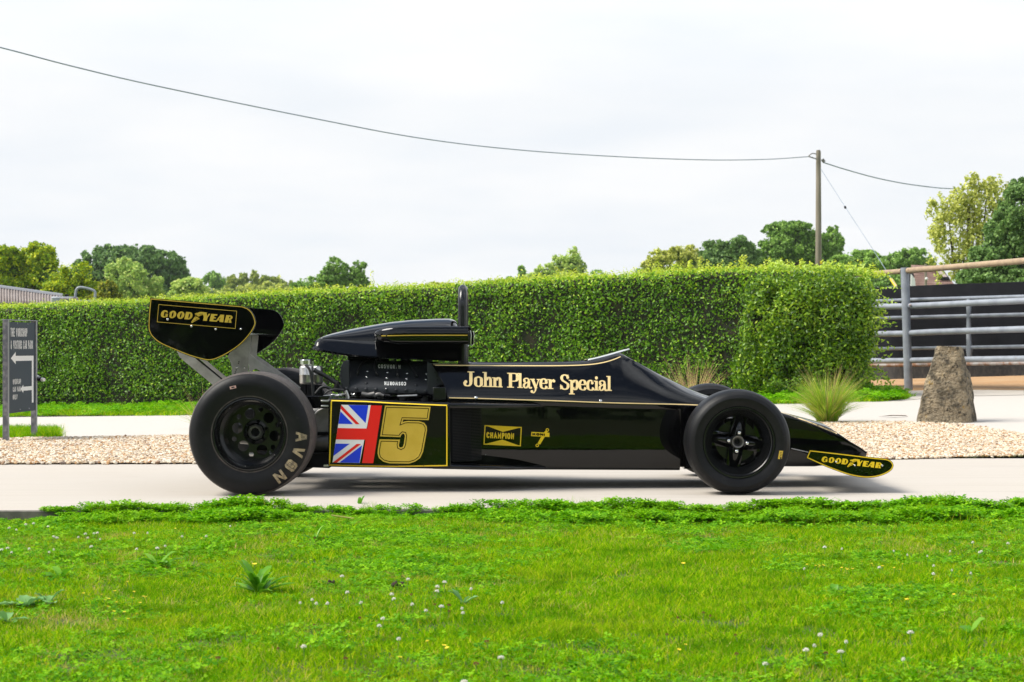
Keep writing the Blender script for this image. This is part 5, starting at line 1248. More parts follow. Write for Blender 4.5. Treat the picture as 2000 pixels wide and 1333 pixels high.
# left flank facet and notch near the top right
pp[:,0] = np.where((pp[:,2] > .50) & (pp[:,0] > .10) & (pp[:,1] < .05), pp[:,0]-.012, pp[:,0])
fine = pp.reshape(sh_); fine[:, -1] = fine[:, 0]
st = root('standing_stone', tuple(sb), 'rough weathered standing stone with lichen at the edge of the gravel', 'stone')
MB().grid([[(sb.x+p_[0]*1.0, sb.y+p_[1]+.15, sb.z+p_[2]*.985) for p_ in r_] for r_ in fine]).build('rock', M['stone'], st, smooth=28)
# ------------------------------------------------------------------ direction sign
sY0 = 16.2; fl = G(15, 858); bl2 = Vector((P(71, 700, 17.1).x, 17.1, 0))
L0 = Vector((P(15.5, 700, 16.25).x, 16.25, 0)); R0 = Vector((P(70.5, 700, 17.05).x, 17.05, 0)); dd = (R0-L0).normalized(); nn_ = Vector((dd.y, -dd.x, 0)); 
if nn_.y > 0: nn_ = -nn_
zt0 = Z0(624, 16.25); zt1 = Z0(630, 17.05); zt_s = (zt0+zt1)/2; zb_s = (Z0(806, 16.25)+Z0(804, 17.05))/2
sg = root('direction_sign', (L0.x, L0.y, g(L0.x, L0.y)), 'slate grey two post direction sign with white arrows beside the gravel', 'sign')
def slab_(a, b, thick, z0, z1, nm, m_, back=0.0, parent=sg, bevel=.002):
    o0 = nn_*(-back); A_ = a+o0; B_ = b+o0; T_ = nn_*(-thick)
    q = [A_, B_, B_+T_, A_+T_]
    V = [(p_.x, p_.y, z0) for p_ in q]+[(p_.x, p_.y, z1) for p_ in q]
    return MB().add(V, [(0,1,2,3),(7,6,5,4),(0,1,5,4),(1,2,6,5),(2,3,7,6),(3,0,4,7)]).build(nm, m_, parent, smooth=0, bevel=bevel)
panel = slab_(L0+dd*.03, R0-dd*.03, .008, zb_s, zt_s-.012, 'panel', M['sign'], back=.0)
for a in (L0, R0):
    gz_ = g(a.x, a.y)-.1
    # channel post: face flange toward the viewer and a web running back
    slab_(a-dd*.022, a+dd*.018, .004, gz_, zt_s+.006, 'post', M['signedge'], back=-.006)
    p_ = slab_(a-dd*.032, a-dd*.028, .040, gz_, zt_s+.006, 'post', M['signpost'], back=-.008)
    slab_(a+dd*.026, a+dd*.030, .055, gz_, zt_s+.002, 'post_flange', M['signpost'], back=-.002)
slab_(L0-dd*.03, R0+dd*.03, .05, zt_s+.002, zt_s+.007, 'top_cap', M['signedge'], back=-.006)
lmp = R0+dd*.04; lz = Z0(741, 17.05)
MB().tube([(lmp.x, lmp.y, lz+.02), (lmp.x+.03, lmp.y-.03, lz+.005)], .015, 10).build('sign_lamp', M['signedge'], sg)
MB().tube([(lmp.x+.012, lmp.y-.01, lz), (lmp.x+.05, lmp.y-.045, lz-.002)], [.018, .017], 12).build('lamp_shade', M['dark'], sg); MB().tube([(lmp.x+.05, lmp.y-.045, lz-.002), (lmp.x+.072, lmp.y-.06, lz-.004)], [.017, .015], 12).build('lamp_head', M['whitepaint'], sg)
sT = bvh(panel); CS = crop(0, 610, .195)
# lettering laid on the panel: u along the panel 0..1, v height in metres
PW = (R0-L0).length-.06; PO = L0+dd*.03
def sign_print(name, polys, m_):
    mb = MB()
    for i, pl in enumerate(polys):
        q = [PO+dd*(u*PW)+nn_*(.0015+(i % 9)*.0001) for u, v in pl]
        vs = [(a.x, a.y, v) for a, (u, v) in zip(q, pl)]
        tri = [(0,1,2,3)] if len(pl) == 4 else geometry.tessellate_polygon([[Vector((u, v, 0)) for u, v in pl]])
        mb.add(vs, [tuple(t) for t in tri])
    return mb.build(name, m_, panel, smooth=0, recalc=False, merge=0)
PHt = zt_s-zb_s
def sv(y): return zt_s-(y-624)/(805.5-624)*PHt*1.0
def su_(x, y): return (x-24.5+(y-624)*-.022+.0)/(66-24.5)
def stx(s, u0, v0, h, ulen, wt):
    raw = text(s, 0, 0, h, .5, wt, .016); xm = max(p_[0] for q in raw for p_ in q)
    return [[(u0+p_[0]/xm*ulen, v0+p_[1]) for p_ in q] for q in raw]
pr_ = stx('THE WORKSHOP', .06, sv(656), .074, .62, .0145)+stx('& VISITORS CAR PARK', .06, sv(680.5), .074, .84, .0145)
ob = sign_print('sign_lettering', pr_, M['white'])
pr_ = stx('OVERFLOW', .14, sv(749.5), .044, .30, .012)+stx('CAR PARK', .14, sv(764.5), .044, .29, .012)+stx('ONLY', .14, sv(779.5), .044, .16, .012)
sign_print('sign_lettering', pr_, M['white'])
arr1 = [[(.06, sv(698)), (.24, sv(685.5)), (.24, sv(693.5)), (.93, sv(694)), (.93, sv(704)), (.24, sv(703.5)), (.24, sv(710))], [(.86, sv(704)), (.93, sv(704)), (.93, sv(789)), (.86, sv(789))]]
sign_print('arrow', arr1, M['white'])
sign_print('arrow', [[(.42, sv(759.5)), (.53, sv(751.5)), (.53, sv(755.5)), (.86, sv(755.5)), (.86, sv(763.5)), (.53, sv(763.5)), (.53, sv(768))]], M['white'])
for u_, y_ in ((.3, 629), (.7, 630), (.4, 800), (.75, 800)):
    q = PO+dd*(u_*PW); MB().sphere((q.x+nn_.x*.002, q.y+nn_.y*.002, sv(y_)), .006, 8, 5).build('rivet', M['galv'], sg)
# ------------------------------------------------------------------ cattle fence, gate and wall on the right
def FP(px, py, back=0.0):    # point on the fence plane
    A_ = Vector((P(1690, 700, 25.2).x, 25.2+back)); B_ = Vector((P(2000, 700, 22.4).x, 22.4+back)); 
    d = Vector(((px-1000)/F, 1)); e = B_-A_; den = d.x*e.y-d.y*e.x; k = (A_.x*e.y-A_.y*e.x)/den
    Y = k; return P(px, py, Y)
C7 = crop(1500, 480, .315)
pb = FP(*C7(868, 895)); fence = root('fence', (pb.x, pb.y, g(pb.x, pb.y)), 'galvanised post and tube rail fence topped by a weathered timber pole', 'fence')
MB().tube([FP(*C7(872, 905)), FP(*C7(848, 138))], .052, 20).build('post', M['galv'], fence, smooth=60)
for pts, r_ in (([(560,380),(620,379),(835,377),(1000,370),(1300,355),(1700,338)], .037), ([(560,549),(640,549),(838,546),(1000,537),(1300,527),(1800,512)], .037), ([(520,717),(840,714),(1100,708),(1400,704),(1800,698)], .035)):
    MB().tube([FP(*C7(a, b), back=-.04 if 0 else .06) for a, b in pts], r_, 16).build('tube_rail', M['galv'], fence, smooth=60)
for pts, r_ in (([(440,183),(600,176),(830,160)], .032), ([(868,156),(1100,137),(1400,111),(1800,76)], .036)):
    MB().tube([FP(*C7(a, b), back=0) for a, b in pts], r_, 14).build('timber_rail', M['timber'], fence, smooth=60)
for a, b in ((838,172),(836,394),(844,548),(850,620),(850,720),(874,152),(882,370)): MB().sphere(FP(*C7(a, b), back=-.055), .016, 8, 6).build('rusty_bolt', M['rust'], fence)
gb_ = FP(*C7(1245, 700), .5); gate = root('cattle_gate', (gb_.x, gb_.y, g(gb_.x, gb_.y)), 'galvanised tubular cattle gate in front of the black wall', 'gate')
for pts, r_, m_ in (([(620,347),(900,335),(1587,316),(1900,308)], .022, 'galv'), ([(640,452),(1240,437),(1900,420)], .024, 'galv'), ([(640,641),(880,638),(1240,632),(1900,620)], .022, 'galv'), ([(560,742),(1000,738),(1400,730),(1900,722)], .024, 'rust')):
    MB().tube([FP(*C7(a, b), .5) for a, b in pts], r_, 14).build('gate_rail', M[m_], gate, smooth=60)
for a in (652, 1245):
    MB().tube([FP(*C7(a-2, 336), .47), FP(*C7(a+2, 360), .47), FP(*C7(a, 420), .47), FP(*C7(a, 560), .47), FP(*C7(a+3, 620), .47), FP(*C7(a+4, 645), .47), FP(*C7(a+4, 672), .47), FP(*C7(a+3, 700), .47)], [.03, .038, .026, .030, .034, .042, .034, .028], 12).build('gate_upright', M['galv'], gate, smooth=60)
def wall_piece(nm, pts, m_, back, th, parent):
    q = [FP(*C7(a, b), back) for a, b in pts]; return MB().plate([tuple(p_) for p_ in q], (0.03, th, 0)).build(nm, m_, parent, smooth=0, bevel=.004)
wp = FP(*C7(1200, 745), 1.3); wall = root('yard_wall', (wp.x, wp.y, g(wp.x, wp.y)), 'long black belting wall of the yard behind the tubular gate', 'wall')
wall_piece('belting_sheet', [(500,268),(700,260),(1100,240),(1587,224),(2400,196),(2400,300),(1587,318),(1100,330),(500,350)], M['board'], 1.28, .03, wall)
wall_piece('belting_panel', [(500,352),(1100,332),(1587,320),(2400,302),(2400,735),(500,748)], M['board'], 1.34, .05, wall)
wall_piece('wall_base', [(500,750),(1587,738),(2400,730),(2400,800),(1587,806),(500,836)], M['boardlow'], 1.30, .12, wall)
# ------------------------------------------------------------------ utility pole and wires
uY = 55; pbx = X0(1600, uY); up_ = root('utility_pole', (pbx, uY, g(pbx, uY)), 'tall weathered wooden utility pole standing behind the hedge', 'utility pole')
MB().tube([(X0(1599, uY), uY, -.3), (X0(1598.7, uY), uY, Z0(520, uY)), (X0(1598.5, uY), uY, Z0(297, uY)), (X0(1598.3, uY), uY, Z0(293.5, uY))], [.10, .088, .066, .05], 18).build('shaft', M['pole'], up_, smooth=50)
MB().box(X0(1601, uY), X0(1605, uY), uY-.12, uY-.08, Z0(516, uY), Z0(510, uY)).build('warning_plate', M['yellow'], up_)
MB().tube([(X0(1605,uY), uY-.1, Z0(312,uY)), (X0(1609,uY), uY-.1, Z0(318,uY))], .045, 8).build('bracket', M['steel_dirty'], up_)
MB().tube(catmull([(X0(1578,uY), uY-.1, Z0(306,uY)), (X0(1585,uY), uY-.1, Z0(301,uY)), (X0(1594,uY), uY-.1, Z0(302,uY))], 4), .016, 6).build('cable_clamp', M['steel_dirty'], up_)
MB().tube([(X0(1578,uY), uY-.1, Z0(306.5,uY)), (X0(1595,uY), uY-.1, Z0(312,uY))], .018, 6).build('cable_clamp', M['steel_dirty'], up_)
def wire(pts, ya, yb, ra, label, name='overhead_cable'):
    x0_, x1_ = pts[0][0], pts[-1][0]; q = catmull(pts, 8); V = []
    for (a, b) in q:
        t = (a-x0_)/(x1_-x0_); Y = ya+(yb-ya)*t; V.append(tuple(P(a, b, Y)))
    o = MB().tube(V, ra, 6).build(name, M['wiremat'], None, smooth=60); return tag(o, label, 'cable')
M['wiremat'] = mat('blue_grey_cable', (0.24, 0.29, 0.36), .6)
wire([(-200,44),(0,93),(130,127),(250,156),(380,184),(500,209),(630,235),(770,262),(890,280),(1000,292),(1100,300),(1200,306),(1300,310.5),(1400,313),(1500,311.5),(1578,306.5)], 34, 55, .0125, 'long sagging overhead cable running left from the utility pole')
wire([(1609,318),(1650,331),(1700,345),(1740,354),(1780,361),(1840,368),(1900,370)], 55, 62, .016, 'shorter overhead cable running right from the pole into the tree')
wire([(1603,330),(1651,405),(1700,480),(1752,562)], 54.9, 50, .008, 'thin slanting guy wire of the utility pole with a yellow sleeve', 'guy_wire')
gw = [o for o in COL.objects if o.name == 'guy_wire'][0]
MB().tube([P(1649.8,403,53.3), P(1652,408,53.3)], .03, 8).build('insulator', M['dark'], gw)
MB().tube([P(1740,545,50.6), P(1750.5,561,50.3)], .04, 8).build('sleeve', M['yellow'], gw)
# ------------------------------------------------------------------ trees beyond
def tree_mat(name, dark, mid, light, tip=None, tr=.35):
    return leafmat(name, [(0, dark), (.4, mid), (.78, light), (1, tip or light)], .5, tr, spec=.3)
TM = {
 'yellow': tree_mat('t_yellow', (0.110, 0.203, 0.016), (0.285, 0.448, 0.022), (0.787, 0.811, 0.028), (0.850, 0.850, 0.031)),
 'olive': tree_mat('t_olive', (0.110, 0.160, 0.019), (0.263, 0.321, 0.031), (0.591, 0.534, 0.047), (0.850, 0.726, 0.047)),
 'dark': tree_mat('t_dark', (0.085, 0.168, 0.054), (0.160, 0.292, 0.080), (0.281, 0.442, 0.125), (0.413, 0.601, 0.192)),
 'mid': tree_mat('t_mid', (0.131, 0.248, 0.048), (0.244, 0.425, 0.080), (0.431, 0.654, 0.134), (0.637, 0.849, 0.230)),
 'willow': tree_mat('t_willow', (0.263, 0.404, 0.100), (0.459, 0.649, 0.150), (0.787, 0.850, 0.250), (0.850, 0.850, 0.400)),
 'pale': tree_mat('t_pale', (0.198, 0.299, 0.070), (0.394, 0.492, 0.109), (0.700, 0.726, 0.172), (0.850, 0.850, 0.250)),
 'golden': tree_mat('t_golden', (0.263, 0.336, 0.058), (0.600, 0.637, 0.134), (0.850, 0.850, 0.250), (0.850, 0.850, 0.461)),
}
def tree(name, Y, lobes, mk, label, n, size, trunk=None, depth=.8, base=.42, gaps=(3.0, -.9), dens=1.0, cores=.5, group='trees beyond the hedge', up=.5, asp=.6, spread=1.25, shell=.75, cat='tree', ccol='dark', rag=1.0):
    """lobes given by where their centres stand in the picture and their half width and half height, in pixels"""
    cx = sum(l[0] for l in lobes)/len(lobes); b = P(trunk if trunk else cx, 700, Y); gz_ = g(b.x, min(Y, 60))-.02
    o = root(name, (b.x, Y, gz_), label, cat, group); s = Y/F; LL = []; n = int(n*2.1); size = size*.62
    x_lo, x_hi = min(l[0]-l[2]*.6 for l in lobes), max(l[0]+l[2]*.6 for l in lobes); nsk = max(1, int((x_hi-x_lo)/55)); yg = HY+(H-gz_)*F/Y
    skirt = [(x_lo+(x_hi-x_lo)*(i+.5)/nsk, (582+yg)/2+4, (x_hi-x_lo)/nsk*.62, max(8, (yg-582)/2), 0) for i in range(nsk)]
    for l in list(lobes)+skirt:
        yo = (random.random()-.5)*depth*l[2]*s*1.2 if len(l) < 5 else l[4]
        LL.append((P(l[0], l[1], Y+yo), (l[2]*s, l[2]*s*depth, l[3]*s)))
    sub = []
    for (c_, r_) in LL:
        sub.append((c_, tuple(q*.95 for q in r_), .42))
        for q in range(int(22*rag)):
            d = Vector((random.gauss(0, 1), random.gauss(-.5, .8), random.gauss(.25, 1))).normalized(); k_ = random.uniform(.13, .30)
            sub.append((c_+Vector((d.x*r_[0], d.y*r_[1], d.z*r_[2]))*random.uniform(.72, 1.02+.2*(rag-1)), tuple(v*k_ for v in r_), 1.1))
    blob_leaves('crown', sub, int(n*1.25), size, TM[mk], o, asp, shell, up=up, base=base, gaps=gaps, nspread=spread)
    if cores:
        mb = MB()
        for l in LL: mb.sphere(l[0], tuple(q*cores for q in l[1]), 10, 7)
        mb.build('inner_boughs', core2[ccol], o, smooth=0)
    mb = MB(); top = P(cx, min(l[1] for l in lobes)+10, Y); rt = max(.08, sum(l[2] for l in lobes)*s*.035)
    mb.tube([(b.x, Y, gz_-.2), (b.x*.7+top.x*.3, Y, gz_*.6+top.z*.4), (top.x, Y, top.z-.2)], [rt, rt*.7, rt*.15], 8)
    mb.build('trunk', M['bark'], o, smooth=60)
    mb = MB()
    for l in LL: mb.tube([(b.x*.6+top.x*.4, Y, gz_*.5+top.z*.35), tuple(l[0].lerp(Vector((b.x, Y, gz_)), .25)), tuple(l[0]+Vector((0, 0, l[1][2]*.6)))], [rt*.4, rt*.22, rt*.06], 6)
    mb.build('limbs', M['bark'], o, smooth=60)
    return o
core2 = {'dark': mat('crown_inside', (.06, .11, .02), .95), 'light': mat('crown_inside_light', (.07, .10, .02), .95)}
T = tree
T('dark_tree', 125, [(200,545,50,60),(265,530,60,48),(320,545,48,52),(232,510,42,26),(285,508,44,24),(345,560,26,34),(170,540,30,42),(375,570,26,16)], 'dark', 'broad dark green domed tree in the distance beyond the left hedge', 26000, .42, base=.40)
T('maple_tree', 66, [(20,530,46,50),(70,520,44,45),(95,545,40,42),(50,575,50,30),(-30,535,50,52),(10,500,36,24),(75,492,26,18)], 'yellow', 'large yellow green tree at the far left beyond the hedge', 24000, .17, base=.47)
T('rounded_tree', 60, [(150,540,34,28),(140,572,44,26),(185,575,36,26),(110,575,34,22),(205,585,24,20)], 'yellow', 'low rounded tree turning yellow above the metal hoop', 15000, .15, base=.50)
T('olive_bush', 58, [(212,570,20,22),(190,590,26,16),(228,590,14,16)], 'olive', 'olive brown bush beside the yellowing rounded tree', 6000, .14, base=.42, cat='tree')
T('willow_tree', 95, [(235,545,30,38),(265,555,34,34),(225,575,30,28),(290,575,26,22),(305,562,16,22)], 'willow', 'pale grey green willow in front of the dark domed tree', 14000, .26, up=-.2)
T('willow_tree', 92, [(368,562,30,22),(385,575,28,18),(350,578,22,16)], 'willow', 'small low pale willow right of the dark domed tree', 7000, .24, base=.5)
T('far_tree', 190, [(418,553,22,20),(440,565,20,14)], 'mid', 'small blue green rounded tree far beyond the rear wing', 4000, .55, base=.45)
T('poplar_row', 170, [(455,562,14,22),(476,556,10,24),(497,556,10,26),(520,560,14,22),(545,560,12,22),(565,566,14,16)], 'pale', 'far row of pale upright trees above the rear wing', 8000, .5, base=.4, up=.2)
T('pale_tree', 150, [(490,575,30,18),(530,572,34,20),(565,576,24,16)], 'pale', 'pale straw green tree mass just above the hedge right of the wing', 7000, .42, base=.55)
T('oak_tree', 90, [(655,530,24,24),(645,548,30,20),(690,548,26,24),(612,558,34,18),(585,564,18,14),(712,560,14,18),(660,565,40,16),(700,528,16,18)], 'mid', 'leafy green tree with sky gaps between the rear wing and the airbox', 13000, .22, base=.42, gaps=(4.2, -.35), cores=.45)
T('shrub_top', 60, [(856,560,24,9),(880,562,14,8)], 'pale', 'low tree top just showing over the hedge left of the roll hoop', 2500, .15, base=.5)
T('ash_tree', 110, [(1118,516,22,32),(1095,525,22,26),(1068,535,24,20),(1135,530,12,18),(1040,545,16,14),(1100,545,40,14)], 'willow', 'pale feathery tree beyond the middle of the hedge', 11000, .24, base=.5, gaps=(4.2, -.5), cores=.5)
T('far_tree', 130, [(1020,540,10,22),(1000,552,24,12),(965,556,22,10)], 'mid', 'low mid green tree left of the pale feathery tree', 4500, .3, base=.5)
T('far_tree', 200, [(1168,538,16,10),(1185,545,10,6)], 'mid', 'tiny distant tree top right of the pale feathery tree', 900, .5, base=.6, cores=0)
T('golden_tree', 75, [(1290,510,28,24),(1325,500,26,20),(1345,495,20,16),(1268,522,18,18),(1350,515,22,20)], 'golden', 'yellow green tree above the middle of the hedge right of the windscreen', 10000, .17, base=.42)
T('dense_tree', 85, [(1400,500,36,34),(1440,490,34,26),(1372,515,26,22),(1420,515,44,24),(1462,505,26,26)], 'dark', 'dark green dense tree left of the utility pole', 16000, .22, base=.55)
T('tall_tree', 92, [(1545,470,44,34),(1520,490,38,36),(1575,490,46,34),(1510,450,20,14),(1560,447,32,14),(1490,510,30,22),(1600,505,34,26),(1545,512,60,20),(1628,480,22,34)], 'mid', 'tallest green tree directly behind the utility pole', 26000, .24, base=.38)
T('round_tree', 80, [(1665,515,36,24),(1700,520,32,22),(1690,502,24,14),(1640,520,28,20)], 'mid', 'rounded mid green tree just right of the utility pole', 11000, .2, base=.52)
T('round_tree', 105, [(1745,515,24,24),(1775,508,30,24),(1725,552,50,18),(1770,552,30,18),(1800,515,26,28),(1760,530,40,20),(1715,530,24,14)], 'mid', 'green tree group above the fence post right of the pole', 12000, .26, base=.42)
T('hedgerow_tree', 118, [(1265,534,30,10),(1330,532,36,14),(1385,530,40,20),(1450,528,40,22),(1500,530,40,24),(1640,528,40,22),(1700,534,40,20),(1760,536,40,20),(1800,536,36,18)], 'mid', 'continuous low row of mid green trees filling in behind the hedge on the right', 12000, .3, base=.5, cores=.6)
T('hedgerow_tree', 160, [(400,574,36,14),(450,576,36,12),(500,577,40,12),(550,577,40,12),(600,574,36,12)], 'pale', 'continuous low pale tree row behind the hedge above the rear wing', 6000, .4, base=.45, cores=.6)
T('golden_willow', 46, [(1855,480,40,60),(1850,420,34,44),(1890,395,30,44),(1915,420,36,50),(1880,470,46,56),(1872,522,22,28),(1945,400,26,46),(1930,375,16,26),(1905,365,12,22),(1900,535,34,26)], 'golden', 'tall loose golden leaved tree at the right beside the dark tree', 9500, .135, base=.45, gaps=(6, -.15), cores=0, shell=.9, trunk=1890, rag=2.0)
T('dark_tree', 42, [(1965,480,46,60),(1930,520,46,40),(2000,430,50,60),(2030,500,60,60),(1900,545,40,22),(1960,545,60,24),(1995,375,26,26),(1965,420,26,30)], 'dark', 'dark green tree at the far right edge above the black wall', 24000, .135, base=.55, trunk=2000)
# ------------------------------------------------------------------ roofs beyond
def tiles(o, P0, U, V_, nu, nv, m_, nm, th=.03):
    for j in range(nv):
        for i in range(nu):
            pass
hY = 72; hb = P(1815, 560, hY); house = root('house', (hb.x, hY, g(hb.x, 60)), 'house roof of brown tiles with a small roof window behind the wall', 'house')
rf = [P(1778, 521, hY), P(1838, 523, hY), P(1866, 560, hY-1.5), P(1782, 560, hY-1.5)]
o = MB().plate([tuple(p_) for p_ in [P(1782,520,hY), P(1836,522,hY), P(1872,566,hY-1.5), P(1788,566,hY-1.5)]], (0, .25, .05)).build('roof', M['rooftile'], house, smooth=0)
a_, b_, c_, d_ = P(1782,520,hY), P(1836,522,hY), P(1872,566,hY-1.5), P(1788,566,hY-1.5)
mb = MB(); 
for j in range(12):
    for i in range(16):
        t0, t1 = j/12, (j+1.12)/12; u0, u1 = (i+.04+.5*(j%2)/1)/16.5, (i+.96+.5*(j%2))/16.5
        q = [a_.lerp(b_, u).lerp(d_.lerp(c_, u), t)+Vector((0, -.03-(.05 if t == t1 else .0), .02)) for u, t in ((u0,t0),(u1,t0),(u1,t1),(u0,t1))]
        mb.add(q, [(0,1,2,3)])
mb.build('roof_tiles', M['rooftile'], house, smooth=0, recalc=False)['kind'] = 'stuff'
wq = lambda u, t: a_.lerp(b_, u).lerp(d_.lerp(c_, u), t)
fw_ = MB().plate([tuple(wq(*k)+Vector((0,-.15,.05))) for k in ((.66,.16),(.94,.16),(.95,.62),(.68,.62))], (0,.08,0)).build('roof_window', M['dark'], house, smooth=0)
MB().plate([tuple(wq(*k)+Vector((0,-.2,.07))) for k in ((.71,.24),(.89,.24),(.90,.54),(.73,.54))], (0,.03,0)).build('pane', M['glass'], fw_, smooth=0)
MB().plate([tuple(p_) for p_ in [P(1776,528,hY-.2), P(1782,523,hY-.2), P(1788,566,hY-1.6), P(1774,566,hY-1.6)]], (0,.3,0)).build('gable', M['dark'], house, smooth=0)
MB().plate([tuple(p_) for p_ in [P(1780,536,hY-2), P(1787,545,hY-2), P(1789,566,hY-2), P(1779,566,hY-2)]], (0,.1,0)).build('gable_window', M['whitepaint'], house, smooth=0)
MB().box(hb.x-1.2, hb.x+1.5, hY-1.2, hY+3, g(hb.x,60)-.2, Z0(568,hY)).build('house_wall', M['boardlow'], house)
sp = P(1808, 560, 64); o2 = root('short_pole', (sp.x, 64, g(sp.x, 60)), 'short pale pole in front of the tiled roof', 'pole')
MB().tube([(sp.x, 64, 0), tuple(P(1808, 516, 64))], [.05, .04], 10).build('shaft', M['pole'], o2); MB().sphere(P(1809.5, 545, 63.9), .05, 8, 6).build('fitting', M['whitepaint'], o2)
# barn roof, far left
bY_ = 44; bb = P(30, 590, bY_); barn = root('barn', (bb.x, bY_, g(-14, 40)), 'low barn with a corrugated grey roof behind the hedge at far left', 'barn')
mb = MB(); rows = []
for i in range(301):
    x_ = -260+i*(382/300); ya = 563+(x_-0)*.135; yb_ = 588.5+(x_)*.030
    dz = .028*math.sin(i*1.45)
    a = P(x_, min(ya, yb_-1.0), bY_+1.8); b = P(x_, yb_, bY_-1.0); rows.append([(a.x, a.y, a.z+dz*.6), (b.x, b.y, b.z+dz)])
mb.grid(rows); o = mb.build('corrugated_roof', M['roofsheet'], barn, smooth=60, recalc=False); md = o.modifiers.new('s', 'SOLIDIFY'); md.thickness = .05
MB().tube([P(-260, 527, bY_+1.8), P(0, 562, bY_+1.8), P(122, 579, bY_+1.8)], .06, 8).build('ridge_cap', M['signedge'], barn)
MB().hexa([P(-260, 640, bY_-.6), P(112, 640, bY_-.6), P(112, 592, bY_-.6), P(-260, 583, bY_-.6), P(-260, 640, bY_+3), P(112, 640, bY_+3), P(112, 590, bY_+3), P(-260, 583, bY_+3)]).build('barn_wall', M['dark'], barn, smooth=0)
fY = 38; fb = P(140, 600, fY); mh = root('farm_machine', (fb.x, fY, g(-10, 38)), 'farm machine with a bent grey metal hoop showing over the hedge', 'machine')
MB().tube(catmull([P(146,590,fY), P(148,572,fY), P(151,564,fY), P(158,561.5,fY), P(170,563.5,fY), P(181,567,fY), P(186,573,fY), P(184,592,fY)], 5), .024, 10).build('hoop', M['galv'], mh, smooth=60)
MB().box(P(102,586,fY).x, P(146,586,fY).x, fY-.1, fY+.3, Z0(597,fY), Z0(580,fY)).build('body_panel', M['galv'], mh, bevel=.02)
MB().box(P(122,586,fY).x, P(158,586,fY).x, fY-.16, fY-.11, Z0(586,fY), Z0(582.5,fY)).build('red_beam', M['rust'], mh, bevel=.005)
MB().box(P(126,580,fY).x, P(132,580,fY).x, fY, fY+.1, Z0(581,fY), Z0(575,fY)).build('lever_box', M['dark'], mh, bevel=.01)
MB().box(P(148,590,fY).x, P(187,590,fY).x, fY-.1, fY+.2, Z0(600,fY), Z0(586.5,fY)).build('body_panel', M['galv'], mh, bevel=.01)
# trees behind the camera (seen only as dark shapes in the paint)
lb = []
for k in range(16): x_ = -24+k*3.2; lb.append(((x_, -13+random.uniform(-1, 1), 2.6+random.uniform(-.4, .6)), (2.5, 2.0, 2.9+random.uniform(-.4, .6))))
bo = blob_leaves('treeline', lb, 15000, .5, TM['mid'], None, base=.35)
mb = MB()
for l in lb: mb.sphere(l[0], tuple(q*.85 for q in l[1]), 10, 7)
tag(mb.build('treeline_boughs', core2['dark'], None, smooth=0), kind='stuff')
# ------------------------------------------------------------------ small plants on the lawn
def LG(px, py): 
    Y = (H+.05)*F/(py-HY); return Vector(((px-1000)/F*Y, Y, -.05+.012*math.sin((px-1000)/F*Y*1.7+Y)))
wl = leafmat('weed_leaf', [(0, (.07,.24,.008)), (.5, (.14,.38,.012)), (1, (.26,.52,.03))], .4, .4, spec=.4)
wl2 = leafmat('mullein_leaf', [(0, (.10,.26,.07)), (.5, (.16,.36,.10)), (1, (.24,.44,.15))], .7, .3)
def big_leaf(base, dirxy, ln, hgt, wd, m_, parent, rv):
    seg = 7; V = []; side = Vector((-dirxy[1], dirxy[0], 0)); d = Vector((dirxy[0], dirxy[1], 0))
    for j in range(seg+1):
        t = j/seg; c = Vector(base)+d*(ln*t)+Vector((0, 0, hgt*math.sin(min(1, t*.8)*math.pi*.62)*1.0)); ww = wd*(math.sin(math.pi*min(1, (t*.9+.06)))**.8)*.5*(1 if t < .98 else .1)
        wv = .12*ww*math.sin(j*2.1)
        V += [c-side*ww+Vector((0, 0, ww*.35+wv)), c, c+side*ww+Vector((0, 0, ww*.35-wv))]
    Fs = []
    for j in range(seg):
        a = j*3
        for k in (0, 1): Fs.append((a+k, a+k+1, a+k+4, a+k+3))
    V = np.array([tuple(v_) for v_ in V]); return raw_mesh('leaf', V, np.array(Fs), m_, parent, np.full(len(V), rv), smooth=True)
def rosette(px, py, n, ln, hgt, wd, m_, label, cat='weed', name='leafy_weed'):
    b = LG(px, py); o = root(name, tuple(b), label, cat)
    for k in range(n):
        a = k*2.399+random.uniform(-.6, .6); q = random.uniform(.4, 1.05); up = random.uniform(.25, 1.35)
        big_leaf((b.x, b.y, b.z+.005), (math.cos(a), math.sin(a)), ln*q*(1.15-.4*up), hgt*up*q*1.1, wd*random.uniform(.8, 1.2)*q**.5, m_, o, random.random())
    return o
rosette(505, 1160, 40, .14, .085, .026, wl, 'large rosette of upright dock leaves in the lawn below the rear tyre')
rosette(308, 1106, 12, .15, .045, .030, wl, 'flat plantain like rosette in the lawn left of the largest one')
rosette(118, 1128, 10, .12, .035, .034, wl, 'broad leaved weed in the lawn near the left edge', )
rosette(50, 1185, 9, .12, .035, .042, wl2, 'grey green crinkled leafy weed low at the left edge of the lawn')
rosette(95, 1180, 6, .08, .05, .036, wl2, 'small grey green weed with one upright crinkled leaf')
rosette(12, 1215, 9, .11, .03, .036, wl2, 'dark grey green weed cut by the left picture edge')
rosette(615, 1066, 9, .09, .05, .012, wl, 'thin bladed light green tuft in the yellowish grass')
rosette(1628, 1168, 4, .07, .03, .04, wl, 'small weed with one round pale leaf right of the lawn centre')
rosette(1895, 1250, 2, .05, .06, .045, wl, 'single upright rounded leaf in the lawn at lower right')
rosette(1340, 1022, 2, .07, .02, .035, wl2, 'pale fallen leaf like blade near the slab below the front tyre')
rosette(1985, 1016, 5, .08, .05, .04, wl, 'leafy weed at the slab edge by the right picture edge')
rosette(700, 1003, 6, .07, .09, .022, wl, 'young upright weed at the slab edge below the flag panel')
rosette(100, 1009, 4, .05, .05, .055, wl, 'round leaved weed at the left end of the slab edge clover')
rosette(905, 1185, 6, .07, .04, .03, wl2, 'small grey green weed in the middle of the lawn')
